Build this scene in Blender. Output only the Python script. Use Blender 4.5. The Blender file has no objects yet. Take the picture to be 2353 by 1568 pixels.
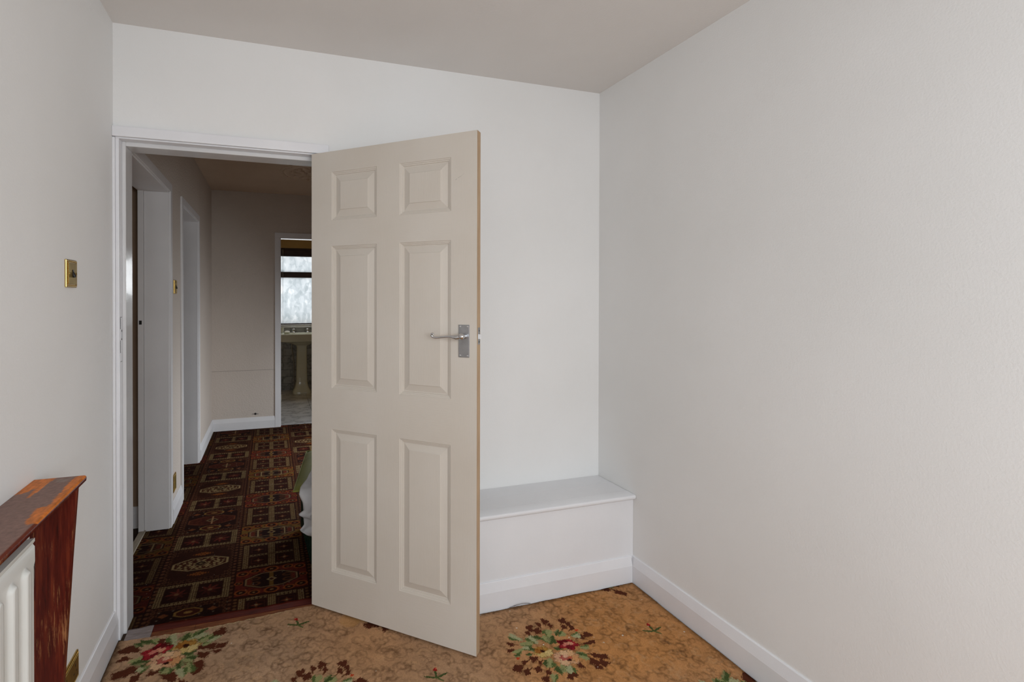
import bpy, bmesh, math, random
import numpy as np
from mathutils import Vector, Matrix

random.seed(7)
RNG = np.random.RandomState(11)
SC = bpy.context.scene
COL = SC.collection

# ------------------------------------------------------------------ camera
CAM_F = 1168.4 / 2353.0 * 36.0
cam_d = bpy.data.cameras.new('camera')
cam_d.sensor_fit = 'HORIZONTAL'
cam_d.sensor_width = 36.0
cam_d.lens = CAM_F
cam_d.shift_x = (1176.5 - 1000.1) / 2353.0
cam_d.shift_y = (691.8 - 784.0) / 2353.0
cam_d.clip_start = 0.02
cam = bpy.data.objects.new('camera', cam_d)
COL.objects.link(cam)
yaw, pit, rol = 0.3123, -0.0067, 0.00125
fw = Vector((math.sin(yaw) * math.cos(pit), math.cos(yaw) * math.cos(pit), math.sin(pit)))
rt = Vector((math.cos(yaw), -math.sin(yaw), 0.0))
up = rt.cross(fw)
r2 = rt * math.cos(rol) + up * math.sin(rol)
u2 = up * math.cos(rol) - rt * math.sin(rol)
M = Matrix((( r2.x, u2.x, -fw.x, -1.6644),
            ( r2.y, u2.y, -fw.y, -2.3131),
            ( r2.z, u2.z, -fw.z, 1.3634),
            (0, 0, 0, 1)))
cam.matrix_world = M
SC.camera = cam

# ------------------------------------------------------------------ world (overcast sky)
world = bpy.data.worlds.new('world')
SC.world = world
world.use_nodes = True
bg = world.node_tree.nodes['Background']
bg.inputs[0].default_value = (0.96, 0.98, 1.0, 1)
bg.inputs[1].default_value = 3.3

# ------------------------------------------------------------------ daylight entering through the windows, and an added hall light
def area(name, loc, rot, sx, sy, power, color):
    d = bpy.data.lights.new(name, 'AREA')
    d.shape = 'RECTANGLE'
    d.size = sx
    d.size_y = sy
    d.energy = power
    d.color = color
    o = bpy.data.objects.new(name, d)
    o.location = loc
    o.rotation_euler = rot
    COL.objects.link(o)
    return o

NEAR_Y = -3.75
area('window_daylight', (-1.15, NEAR_Y + 0.30, 1.50), (math.radians(59), 0, 0), 1.7, 1.2, 43.5, (0.875, 0.945, 1.0))

area('added_hall_light', (-0.45, 1.9, 0.60), (0, math.radians(62), 0), 0.6, 1.1, 19.5, (0.86, 0.93, 1.0)).data.spread = math.radians(155)  # unseen light added on the right to brighten the lower hall
area('bathroom_daylight', (-1.22, 5.28, 1.62), (math.radians(-62), 0, 0), 0.85, 0.5, 6.0, (0.93, 0.97, 1.0))

SC.view_settings.view_transform = 'Standard'
SC.view_settings.look = 'None'
SC.view_settings.gamma = 1.0
SC.view_settings.use_curve_mapping = False
SC.view_settings.exposure = 0.0

# ------------------------------------------------------------------ helpers
def lin(c):
    c = np.asarray(c, dtype=float) / 255.0
    return np.where(c <= 0.04045, c / 12.92, ((c + 0.055) / 1.055) ** 2.4)

def tag(o, label=None, cat=None, kind=None, group=None):
    if label: o['label'] = label
    if cat: o['category'] = cat
    if kind: o['kind'] = kind
    if group: o['group'] = group
    return o

def empty(name, loc=(0, 0, 0), rotz=0.0, label=None, cat=None, kind=None, group=None):
    o = bpy.data.objects.new(name, None)
    o.empty_display_size = 0.05
    o.location = loc
    o.rotation_euler = (0, 0, rotz)
    COL.objects.link(o)
    return tag(o, label, cat, kind, group)

def finish(name, me, mat, parent=None, label=None, cat=None, kind=None, group=None, smooth=None):
    if isinstance(mat, (list, tuple)):
        for m in mat: me.materials.append(m)
    elif mat is not None:
        me.materials.append(mat)
    if smooth is not None:
        me.polygons.foreach_set('use_smooth', [True] * len(me.polygons))
        me.set_sharp_from_angle(angle=math.radians(smooth))
    o = bpy.data.objects.new(name, me)
    COL.objects.link(o)
    if parent is not None: o.parent = parent
    return tag(o, label, cat, kind, group)

def obj(name, bm, mat, parent=None, label=None, cat=None, kind=None, group=None, smooth=None):
    bmesh.ops.recalc_face_normals(bm, faces=bm.faces[:])
    me = bpy.data.meshes.new(name)
    bm.to_mesh(me)
    bm.free()
    return finish(name, me, mat, parent, label, cat, kind, group, smooth)

def bx(bm, x0, x1, y0, y1, z0, z1, bev=0.0, seg=1):
    vs = [bm.verts.new((x, y, z)) for x in (x0, x1) for y in (y0, y1) for z in (z0, z1)]
    q = [(0, 1, 3, 2), (4, 6, 7, 5), (0, 4, 5, 1), (2, 3, 7, 6), (0, 2, 6, 4), (1, 5, 7, 3)]
    fs = [bm.faces.new([vs[i] for i in f]) for f in q]
    if bev > 0:
        es = list({e for f in fs for e in f.edges})
        bmesh.ops.bevel(bm, geom=es, offset=bev, segments=seg, affect='EDGES', profile=0.6)
    return bm

def box(*a, **k):
    return bx(bmesh.new(), *a, **k)

def prism(bm, pts2, axis, a0, a1):
    """extrude a closed 2D polygon along an axis; pts2 are the two other coordinates in xyz order"""
    def mk(p, a):
        c = list(p); c.insert(axis, a); return bm.verts.new(c)
    A = [mk(p, a0) for p in pts2]
    B = [mk(p, a1) for p in pts2]
    n = len(pts2)
    bm.faces.new(A); bm.faces.new(B[::-1])
    for i in range(n):
        bm.faces.new((A[i], A[(i + 1) % n], B[(i + 1) % n], B[i]))
    return bm

def lathe(bm, prof, center=(0, 0, 0), n=24, axis='Z', sq=None):
    """revolve (r,h) profile; sq: superellipse exponent for squarish sections"""
    rings = []
    for r, h in prof:
        ring = []
        for i in range(n):
            t = 2 * math.pi * i / n
            c, s = math.cos(t), math.sin(t)
            if sq:
                c = math.copysign(abs(c) ** (2 / sq), c); s = math.copysign(abs(s) ** (2 / sq), s)
            if axis == 'Z': p = (r * c, r * s, h)
            elif axis == 'Y': p = (r * c, h, r * s)
            else: p = (h, r * c, r * s)
            ring.append(bm.verts.new((center[0] + p[0], center[1] + p[1], center[2] + p[2])))
        rings.append(ring)
    for a, b in zip(rings[:-1], rings[1:]):
        for i in range(n):
            bm.faces.new((a[i], a[(i + 1) % n], b[(i + 1) % n], b[i]))
    bm.faces.new(rings[0][::-1]); bm.faces.new(rings[-1])
    return bm

def tube(bm, pts, rad, n=10):
    pts = [Vector(p) for p in pts]
    if not isinstance(rad, (list, tuple)): rad = [rad] * len(pts)
    rings = []
    ref = Vector((0, 0, 1))
    for i, p in enumerate(pts):
        t = (pts[min(i + 1, len(pts) - 1)] - pts[max(i - 1, 0)]).normalized()
        if abs(t.dot(ref)) > 0.95: ref = Vector((1, 0, 0))
        a = t.cross(ref).normalized(); b = t.cross(a).normalized()
        rr = rad[i]
        if not isinstance(rr, (list, tuple)): rr = (rr, rr)
        rings.append([bm.verts.new(p + a * (rr[0] * math.cos(2 * math.pi * k / n)) + b * (rr[1] * math.sin(2 * math.pi * k / n))) for k in range(n)])
    for A, B in zip(rings[:-1], rings[1:]):
        for k in range(n):
            bm.faces.new((A[k], A[(k + 1) % n], B[(k + 1) % n], B[k]))
    bm.faces.new(rings[0][::-1]); bm.faces.new(rings[-1])
    return bm

def wall(name, axis, p0, p1, a0, a1, z0, z1, holes, mat, **kw):
    """a wall slab between planes p0 and p1 on `axis` (0 = x, 1 = y), running a0..a1 along the other, with holes (a0,a1,z0,z1)"""
    As = sorted({a0, a1, *[h[0] for h in holes], *[h[1] for h in holes]})
    Zs = sorted({z0, z1, *[h[2] for h in holes], *[h[3] for h in holes]})
    As = [a for a in As if a0 <= a <= a1]; Zs = [z for z in Zs if z0 <= z <= z1]
    bm = bmesh.new()
    cache = {}
    def v(p, a, z):
        k = (p, round(a, 5), round(z, 5))
        if k not in cache:
            cache[k] = bm.verts.new((p, a, z) if axis == 0 else (a, p, z))
        return cache[k]
    def solid(i, j):
        if i < 0 or j < 0 or i >= len(As) - 1 or j >= len(Zs) - 1: return False
        ca, cz = (As[i] + As[i + 1]) / 2, (Zs[j] + Zs[j + 1]) / 2
        return not any(h[0] < ca < h[1] and h[2] < cz < h[3] for h in holes)
    for i in range(len(As) - 1):
        for j in range(len(Zs) - 1):
            if not solid(i, j): continue
            A, B, C, D = As[i], As[i + 1], Zs[j], Zs[j + 1]
            for p in (p0, p1):
                bm.faces.new((v(p, A, C), v(p, B, C), v(p, B, D), v(p, A, D)))
            if not solid(i - 1, j): bm.faces.new((v(p0, A, C), v(p0, A, D), v(p1, A, D), v(p1, A, C)))
            if not solid(i + 1, j): bm.faces.new((v(p0, B, C), v(p0, B, D), v(p1, B, D), v(p1, B, C)))
            if not solid(i, j - 1): bm.faces.new((v(p0, A, C), v(p0, B, C), v(p1, B, C), v(p1, A, C)))
            if not solid(i, j + 1): bm.faces.new((v(p0, A, D), v(p0, B, D), v(p1, B, D), v(p1, A, D)))
    return obj(name, bm, mat, **kw)

# ------------------------------------------------------------------ materials
def mat_new(name):
    m = bpy.data.materials.new(name)
    m.use_nodes = True
    nt = m.node_tree
    return m, nt, nt.nodes['Principled BSDF']

def nd(nt, t, **kw):
    n = nt.nodes.new(t)
    for k, v in kw.items(): setattr(n, k, v)
    return n

def objcoord(nt, scale=(1, 1, 1)):
    tc = nd(nt, 'ShaderNodeTexCoord')
    mp = nd(nt, 'ShaderNodeMapping')
    mp.inputs['Scale'].default_value = scale
    nt.links.new(tc.outputs['Object'], mp.inputs['Vector'])
    return mp.outputs['Vector']

def noise(nt, vec, scale, detail=4, rough=0.5):
    n = nd(nt, 'ShaderNodeTexNoise')
    n.inputs['Scale'].default_value = scale
    n.inputs['Detail'].default_value = detail
    n.inputs['Roughness'].default_value = rough
    nt.links.new(vec, n.inputs['Vector'])
    return n.outputs['Fac']

def ramp(nt, fac, stops):
    r = nd(nt, 'ShaderNodeValToRGB')
    el = r.color_ramp.elements
    while len(el) < len(stops): el.new(0.5)
    for e, (p, c) in zip(el, stops):
        e.position = p; e.color = (*c, 1)
    nt.links.new(fac, r.inputs['Fac'])
    return r.outputs['Color']

def bump(nt, bsdf, h, dist, strength=1.0):
    b = nd(nt, 'ShaderNodeBump')
    b.inputs['Distance'].default_value = dist
    b.inputs['Strength'].default_value = strength
    nt.links.new(h, b.inputs['Height'])
    nt.links.new(b.outputs['Normal'], bsdf.inputs['Normal'])

def paint(name, c0, c1, nscale=1.2, rough=0.6, bscale=140, bdist=0.0006, vec_scale=(1, 1, 1), spec=0.3, gloss_var=False):
    m, nt, b = mat_new(name)
    v = objcoord(nt, vec_scale)
    col = ramp(nt, noise(nt, v, nscale, 3), [(0.35, c0), (0.65, c1)])
    nt.links.new(col, b.inputs['Base Color'])
    b.inputs['Roughness'].default_value = rough
    b.inputs['Specular IOR Level'].default_value = spec
    if bdist: bump(nt, b, noise(nt, v, bscale, 3), bdist)
    return m

M_WALL = paint('painted_plaster', (0.86, 0.85, 0.835), (0.895, 0.885, 0.873), 1.6, 0.75, 160, 0.0006)
M_CEIL = paint('ceiling_paint', (0.78, 0.745, 0.715), (0.815, 0.78, 0.75), 1.8, 0.85, 120, 0.0008)
M_TRIM = paint('white_gloss_paint', (0.83, 0.825, 0.85), (0.88, 0.875, 0.895), 4, 0.30, 45, 0.0005, spec=0.45)
M_SATIN = paint('white_satin_paint', (0.83, 0.825, 0.84), (0.87, 0.865, 0.88), 3, 0.5, 60, 0.0004)
M_JAMB = paint('old_gloss_paint', (0.70, 0.69, 0.69), (0.76, 0.75, 0.75), 4, 0.16, 30, 0.0006, spec=0.5)
M_HALLTRIM = paint('hall_gloss_paint', (0.70, 0.675, 0.67), (0.75, 0.725, 0.715), 3, 0.38, 45, 0.0005)
M_SILLTILE = paint('white_bath_ledge', (0.6, 0.6, 0.58), (0.68, 0.68, 0.66), 3, 0.3, 45, 0.0)
M_CUPB = paint('cupboard_brown', (0.30, 0.20, 0.13), (0.36, 0.25, 0.17), 3, 0.8, 60, 0.001)
M_OCHRE = paint('ochre_paint', (0.42, 0.29, 0.12), (0.5, 0.35, 0.16), 3, 0.6, 60, 0.0005)
M_SUB = paint('subfloor_dark', (0.035, 0.02, 0.014), (0.06, 0.035, 0.022), 6, 0.9, 60, 0.001)
M_BLACK = paint('black_plastic', (0.012, 0.011, 0.011), (0.02, 0.018, 0.018), 5, 0.35, 60, 0)
M_CERAMIC = paint('ivory_ceramic', (0.56, 0.56, 0.46), (0.60, 0.60, 0.50), 3, 0.12, 40, 0, spec=0.5)
M_BROWNFR = paint('dark_stained_frame', (0.028, 0.014, 0.010), (0.06, 0.03, 0.02), 8, 0.35, 60, 0.0005, vec_scale=(1, 1, 8))
M_CLOTH = paint('white_cotton', (0.62, 0.61, 0.62), (0.72, 0.71, 0.71), 14, 0.9, 500, 0.0006)
M_OLIVE = paint('olive_fabric', (0.19, 0.195, 0.028), (0.25, 0.25, 0.045), 10, 0.55, 220, 0.0008)
M_DKGREEN = paint('dark_green_plastic', (0.006, 0.022, 0.012), (0.012, 0.034, 0.02), 6, 0.4, 60, 0.0004)
M_RADIATOR = paint('radiator_enamel', (0.72, 0.72, 0.68), (0.78, 0.775, 0.74), 5, 0.35, 60, 0.0002, spec=0.4)

def hall_wallpaper():
    m, nt, b = mat_new('woodchip_wallpaper')
    v = objcoord(nt)
    col = ramp(nt, noise(nt, v, 1.3, 3), [(0.3, (0.565, 0.485, 0.415)), (0.7, (0.62, 0.535, 0.465))])
    nt.links.new(col, b.inputs['Base Color'])
    b.inputs['Roughness'].default_value = 0.75
    w = nd(nt, 'ShaderNodeTexVoronoi'); w.inputs['Scale'].default_value = 70
    nt.links.new(v, w.inputs['Vector'])
    a = noise(nt, v, 130, 3)
    mx = nd(nt, 'ShaderNodeMath', operation='ADD')
    nt.links.new(w.outputs['Distance'], mx.inputs[0]); nt.links.new(a, mx.inputs[1])
    bump(nt, b, mx.outputs[0], 0.0016)
    return m
M_HALLWALL = hall_wallpaper()
M_HALLCEIL = paint('hall_ceiling_paint', (0.66, 0.53, 0.41), (0.71, 0.575, 0.45), 2, 0.85, 120, 0.001)

def door_paint(name, vec_scale):
    m, nt, b = mat_new(name)
    v = objcoord(nt, vec_scale)
    v0 = objcoord(nt)
    col = ramp(nt, noise(nt, v0, 2.2, 4), [(0.3, (0.63, 0.565, 0.49)), (0.7, (0.68, 0.625, 0.56))])
    nt.links.new(col, b.inputs['Base Color'])
    b.inputs['Roughness'].default_value = 0.55
    b.inputs['Specular IOR Level'].default_value = 0.3
    bump(nt, b, noise(nt, v, 26, 6, 0.7), 0.00055)
    return m
M_DOORV = door_paint('cream_door_paint_vertical_grain', (9, 9, 0.55))
M_DOORH = door_paint('cream_door_paint_cross_grain', (0.55, 9, 9))

def wood(name, stops, scale, vec_scale, rough=0.35, bd=0.0006, spec=0.5):
    m, nt, b = mat_new(name)
    v = objcoord(nt, vec_scale)
    f = noise(nt, v, scale, 8, 0.65)
    nt.links.new(ramp(nt, f, stops), b.inputs['Base Color'])
    b.inputs['Roughness'].default_value = rough
    b.inputs['Specular IOR Level'].default_value = spec
    bump(nt, b, f, bd)
    return m
M_LIPPING = wood('raw_wood_lipping', [(0.3, (0.40, 0.26, 0.15)), (0.7, (0.55, 0.38, 0.23))], 18, (4, 4, 0.4), 0.6)
M_RED = wood('red_floor_varnish', [(0.25, (0.03, 0.004, 0.002)), (0.5, (0.085, 0.011, 0.006)), (0.72, (0.15, 0.022, 0.009)), (0.8, (0.25, 0.075, 0.03))], 14, (0.8, 9, 9), 0.5, spec=0.15)
M_ORANGE = wood('worn_orange_board', [(0.3, (0.10, 0.03, 0.014)), (0.55, (0.22, 0.075, 0.03)), (0.75, (0.33, 0.13, 0.05))], 12, (1.2, 9, 9), 0.6, spec=0.12)
M_GREYBOARD = wood('grey_painted_board', [(0.3, (0.17, 0.13, 0.12)), (0.55, (0.28, 0.23, 0.22)), (0.8, (0.40, 0.35, 0.33))], 12, (1.2, 6, 9), 0.5)
M_BAR = wood('pale_carpet_bar', [(0.3, (0.26, 0.21, 0.15)), (0.7, (0.38, 0.32, 0.24))], 14, (8, 0.8, 8), 0.5)

def mahogany():
    m, nt, b = mat_new('scratched_mahogany')
    v = objcoord(nt, (12, 12, 0.9))
    f = noise(nt, v, 10, 7, 0.6)
    base = ramp(nt, f, [(0.25, (0.030, 0.0035, 0.0022)), (0.5, (0.105, 0.012, 0.006)), (0.75, (0.20, 0.034, 0.012))])
    vs = objcoord(nt, (26, 26, 1.6))
    s = noise(nt, vs, 13, 5, 0.75)
    reg = noise(nt, objcoord(nt, (4, 4, 2)), 2.2, 2)
    mul = nd(nt, 'ShaderNodeMath', operation='MULTIPLY')
    nt.links.new(s, mul.inputs[0]); nt.links.new(reg, mul.inputs[1])
    mask = ramp(nt, mul.outputs[0], [(0.285, (0, 0, 0)), (0.345, (1, 1, 1))])
    mx = nd(nt, 'ShaderNodeMix', data_type='RGBA')
    nt.links.new(mask, mx.inputs['Factor'])
    nt.links.new(base, mx.inputs['A'])
    mx.inputs['B'].default_value = (0.36, 0.15, 0.06, 1)
    nt.links.new(mx.outputs['Result'], b.inputs['Base Color'])
    b.inputs['Roughness'].default_value = 0.30
    b.inputs['Specular IOR Level'].default_value = 0.3
    bump(nt, b, f, 0.0006)
    return m
M_MAHOG = mahogany()

def attr_mat(name, rough=0.95, bscale=420, bdist=0.002, spec=0.05, mul=1.0, sheen=0.0):
    m, nt, b = mat_new(name)
    a = nd(nt, 'ShaderNodeAttribute'); a.attribute_name = 'Col'
    v = objcoord(nt)
    n = noise(nt, v, bscale, 3, 0.6)
    mm = nd(nt, 'ShaderNodeMapRange')
    mm.inputs['To Min'].default_value = 0.55 * mul; mm.inputs['To Max'].default_value = 1.45 * mul
    nt.links.new(n, mm.inputs['Value'])
    mx = nd(nt, 'ShaderNodeMix', data_type='RGBA', blend_type='MULTIPLY')
    mx.inputs['Factor'].default_value = 1
    nt.links.new(a.outputs['Color'], mx.inputs['A'])
    nt.links.new(mm.outputs['Result'], mx.inputs['B'])
    nt.links.new(mx.outputs['Result'], b.inputs['Base Color'])
    b.inputs['Roughness'].default_value = rough
    b.inputs['Specular IOR Level'].default_value = spec
    if sheen: b.inputs['Sheen Weight'].default_value = sheen
    bump(nt, b, n, bdist)
    return m
M_CARPET = attr_mat('floral_wool_carpet')
M_RUG = attr_mat('persian_panel_carpet', bscale=380)
M_SHELF = attr_mat('worn_shelf_finish', 0.5, 90, 0.0004, 0.3)

def metal(name, col, rough, nscale=0, aniso=(1, 1, 1), var=0.1):
    m, nt, b = mat_new(name)
    b.inputs['Metallic'].default_value = 1
    v = objcoord(nt, aniso)
    f = noise(nt, v, nscale or 30, 4)
    c0 = tuple(x * (1 - var) for x in col); c1 = tuple(min(1, x * (1 + var)) for x in col)
    nt.links.new(ramp(nt, f, [(0.3, c0), (0.7, c1)]), b.inputs['Base Color'])
    b.inputs['Roughness'].default_value = rough
    return m
M_CHROME = metal('polished_chrome', (0.62, 0.62, 0.63), 0.14)
M_SATINCR = metal('satin_chrome', (0.40, 0.40, 0.41), 0.36)
M_BRASS = metal('polished_brass', (0.55, 0.37, 0.12), 0.24, 40)
M_BRASSFLAT = metal('brass_plate', (0.42, 0.29, 0.085), 0.42, 12, var=0.25)

def marble(name, c0, c1, scale, rough):
    m, nt, b = mat_new(name)
    v = objcoord(nt)
    oi = nd(nt, 'ShaderNodeObjectInfo')
    ad = nd(nt, 'ShaderNodeVectorMath', operation='ADD')
    sc = nd(nt, 'ShaderNodeVectorMath', operation='SCALE'); sc.inputs['Scale'].default_value = 7
    cm = nd(nt, 'ShaderNodeCombineXYZ')
    nt.links.new(oi.outputs['Random'], cm.inputs[0]); nt.links.new(oi.outputs['Random'], cm.inputs[1])
    nt.links.new(cm.outputs[0], sc.inputs[0])
    nt.links.new(v, ad.inputs[0]); nt.links.new(sc.outputs[0], ad.inputs[1])
    f = noise(nt, ad.outputs[0], scale, 6, 0.6)
    nt.links.new(ramp(nt, f, [(0.40, c1), (0.47, c0), (0.5, tuple(x * 0.6 for x in c0)), (0.53, c0), (0.62, c1)]), b.inputs['Base Color'])
    b.inputs['Roughness'].default_value = rough
    return m
M_TILE = marble('grey_marble_tile', (0.24, 0.235, 0.215), (0.30, 0.295, 0.275), 5, 0.3)
M_FTILE = marble('pale_marble_floor', (0.50, 0.49, 0.48), (0.60, 0.59, 0.58), 3, 0.3)

def frosted():
    m, nt, b = mat_new('frosted_leaf_glass')
    out = nt.nodes['Material Output']
    v = objcoord(nt, (1, 1, 1))
    parts = []
    for k_, sc_ in enumerate((15.0, 24.0)):
        mp = nd(nt, 'ShaderNodeMapping'); mp.inputs['Rotation'].default_value = (0, 0.6 + 0.9 * k_, 0); mp.inputs['Scale'].default_value = (1.0, 1.0, 0.62)
        nt.links.new(v, mp.inputs['Vector'])
        w = nd(nt, 'ShaderNodeTexVoronoi'); w.inputs['Scale'].default_value = sc_
        nt.links.new(mp.outputs['Vector'], w.inputs['Vector'])
        sep = nd(nt, 'ShaderNodeSeparateColor'); nt.links.new(w.outputs['Color'], sep.inputs[0])
        parts.append(sep.outputs[0])
    ad = nd(nt, 'ShaderNodeMath', operation='ADD'); nt.links.new(parts[0], ad.inputs[0]); nt.links.new(parts[1], ad.inputs[1])
    hf = nd(nt, 'ShaderNodeMath', operation='MULTIPLY'); hf.inputs[1].default_value = 0.5; nt.links.new(ad.outputs[0], hf.inputs[0])
    col = ramp(nt, hf.outputs[0], [(0.1, (0.43, 0.455, 0.465)), (0.45, (0.50, 0.52, 0.53)), (0.9, (0.60, 0.61, 0.615))])
    t = nd(nt, 'ShaderNodeBsdfTranslucent')
    g = nd(nt, 'ShaderNodeBsdfGlossy'); g.inputs['Roughness'].default_value = 0.6
    g.inputs['Color'].default_value = (0.6, 0.6, 0.6, 1)
    nt.links.new(col, t.inputs['Color'])
    mx = nd(nt, 'ShaderNodeMixShader'); mx.inputs['Fac'].default_value = 0.02
    nt.links.new(t.outputs[0], mx.inputs[1]); nt.links.new(g.outputs[0], mx.inputs[2])
    nt.links.new(mx.outputs[0], out.inputs['Surface'])
    return m
M_FROST = frosted()

def dimmed_glass():  # unseen panes darkened to hold back the sky behind the area lights
    m, nt, b = mat_new('dimmed_window_glass')
    out = nt.nodes['Material Output']
    t = nd(nt, 'ShaderNodeBsdfTranslucent')
    nt.links.new(ramp(nt, noise(nt, objcoord(nt), 40, 2), [(0.3, (0.06, 0.065, 0.07)), (0.7, (0.09, 0.095, 0.1))]), t.inputs['Color'])
    nt.links.new(t.outputs[0], out.inputs['Surface'])
    return m
M_GLASS = dimmed_glass()

# ------------------------------------------------------------------ dimensions
W = 2.2597; H = 2.45
XR = 0.0; XL = -W
HX = -2.237          # hall left wall
HB = 3.28            # hall back wall
HR = -0.35           # hall right wall
BT = 0.132           # back wall thickness

# ------------------------------------------------------------------ setting
obj('floor', box(-3.3, 0.3, NEAR_Y - 0.1, 6.0, -0.12, -0.010), M_SUB, kind='structure')
obj('ceiling', box(-2.5, 0.15, NEAR_Y - 0.1, BT, H, H + 0.1), M_CEIL, kind='structure')
wall('wall_left', 0, XL - 0.12, XL, NEAR_Y, 0.0, -0.011, H, [], M_WALL, kind='structure')
wall('wall_right', 0, XR, XR + 0.12, NEAR_Y, BT, -0.011, H, [], M_WALL, kind='structure')
wall('wall_back', 1, 0.0, BT, XL - 0.12, XR, -0.011, H, [(-2.262, -1.440, -0.011, 2.012)], M_WALL, kind='structure')
wall('wall_near', 1, NEAR_Y - 0.15, NEAR_Y, XL - 0.12, XR + 0.12, -0.011, H, [(-2.0, -0.3, 0.85, 2.15)], M_WALL, kind='structure')
# hall shell
obj('ceiling', box(-3.3, 0.0, BT, 3.38, H, H + 0.1), M_HALLCEIL, kind='structure')
wall('wall_hall_left', 0, -2.36, HX, BT, HB + 0.1, -0.011, H, [(0.14, 1.02, -0.011, 1.99), (1.46, 2.26, -0.011, 1.99)], M_HALLWALL, kind='structure')
wall('wall_hall_back', 1, HB, HB + 0.10, HX, HR, -0.011, H, [(-1.575, -0.80, -0.011, 1.995)], M_HALLWALL, kind='structure')
wall('wall_hall_right', 0, HR, HR + 0.1, BT, HB + 0.1, -0.011, H, [(1.35, 2.45, 0.10, 1.00)], M_HALLWALL, kind='structure')
# cupboard and side room behind the hall doorways
wall('wall_cupboard_back', 0, -3.10, -3.0, BT, 3.4, -0.011, H, [], M_CUPB, kind='structure')
wall('wall_cupboard_far', 1, 1.10, 1.20, -3.0, -2.36, -0.011, H, [], M_CUPB, kind='structure')
wall('wall_cupboard_near', 1, BT - 0.03, BT + 0.005, -3.0, -2.38, -0.011, H, [], M_CUPB, kind='structure')
wall('wall_side_room_far', 1, 3.30, 3.40, -3.0, -2.36, -0.011, H, [], M_CUPB, kind='structure')
# bathroom shell
BY = 5.42
wall('wall_bathroom_left', 0, -2.12, -2.02, HB + 0.1, BY, -0.011, H, [], M_OCHRE, kind='structure')
wall('wall_bathroom_right', 0, -0.40, -0.30, HB + 0.1, BY, -0.011, H, [], M_OCHRE, kind='structure')
bath_wall = wall('wall_bathroom_back', 1, BY, BY + 0.22, -2.12, -0.30, -0.011, H, [(-1.75, -0.74, 0.955, 2.085)], M_OCHRE, kind='structure')
obj('ceiling', box(-2.12, -0.30, 3.38, BY + 0.22, H, H + 0.1), M_OCHRE, kind='structure')

# ------------------------------------------------------------------ skirting boards
SKP = [(0.0, 0.0), (0.016, 0.0), (0.016, 0.0775), (0.0155, 0.079), (0.0065, 0.1165), (0.004, 0.1195), (0.0, 0.1195)]
def skirting(name, axis, plane, sgn, a0, a1, mat, parent=None, z0=-0.006, sc=1.0, **kw):
    """axis 0: runs along y on plane x; axis 1: runs along x on plane y"""
    bm = bmesh.new()
    if axis == 0:
        prism(bm, [(plane + sgn * d, z * sc + (z0 if z == 0 else 0)) for d, z in SKP], 1, a0, a1)
    else:
        prism(bm, [(plane + sgn * d, z * sc + (z0 if z == 0 else 0)) for d, z in SKP], 0, a0, a1)
    return obj(name, bm, mat, parent, **kw)
LEDGE_Y = -0.2765
skirting('baseboard_right', 0, XR, -1, NEAR_Y, LEDGE_Y, M_TRIM, kind='structure')
skirting('baseboard_left', 0, XL, 1, NEAR_Y, -0.008, M_TRIM, kind='structure')
skirting('baseboard_hall_left', 0, HX, 1, 1.068, 1.40, M_HALLTRIM, kind='structure')
skirting('baseboard_hall_far_left', 0, HX, 1, 2.312, HB, M_HALLTRIM, kind='structure')
skirting('baseboard_hall_back', 1, HB, -1, HX, -1.627, M_HALLTRIM, kind='structure')
skirting('baseboard_cupboard', 1, 1.10, -1, -3.0, -2.40, M_HALLTRIM, kind='structure')

# ------------------------------------------------------------------ frame of the open doorway
t1 = empty('trim_1', (0, 0, 0), kind='structure', label='white gloss painted frame around the open doorway', cat='door frame')
obj('jamb', box(-2.262, -2.238, 0.0, 0.138, -0.01, 1.993), M_TRIM, t1)
obj('jamb', box(-1.462, -1.440, 0.0, 0.138, -0.01, 1.993), M_TRIM, t1)
obj('head', box(-2.262, -1.440, 0.0, 0.138, 1.993, 2.012), M_TRIM, t1)
obj('door_stop', box(-2.238, -2.2246, 0.037, 0.138, -0.01, 1.993, bev=0.0015), M_JAMB, t1, label='glossy door stop of the left jamb')
obj('door_stop', box(-1.476, -1.462, 0.037, 0.138, -0.01, 1.993, bev=0.0015), M_JAMB, t1)
obj('door_stop', box(-2.2246, -1.476, 0.037, 0.138, 1.976, 1.993, bev=0.0015), M_JAMB, t1)
obj('architrave', box(XL, -2.2505, -0.014, 0.0, -0.006, 1.996, bev=0.002, seg=2), M_TRIM, t1)
obj('frame_bead', box(-2.2505, -2.238, -0.006, 0.0, -0.006, 1.994, bev=0.002, seg=2), M_TRIM, t1)
obj('architrave', box(-1.447, -1.420, -0.012, 0.0, -0.006, 1.999, bev=0.002, seg=2), M_TRIM, t1)
obj('head_architrave', box(XL, -1.420, -0.020, 0.0, 1.9985, 2.040, bev=0.004, seg=2), M_TRIM, t1)
obj('frame_bead', box(-2.2505, -1.447, -0.007, 0.0, 1.993, 1.9985, bev=0.001), M_TRIM, t1)
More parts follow.
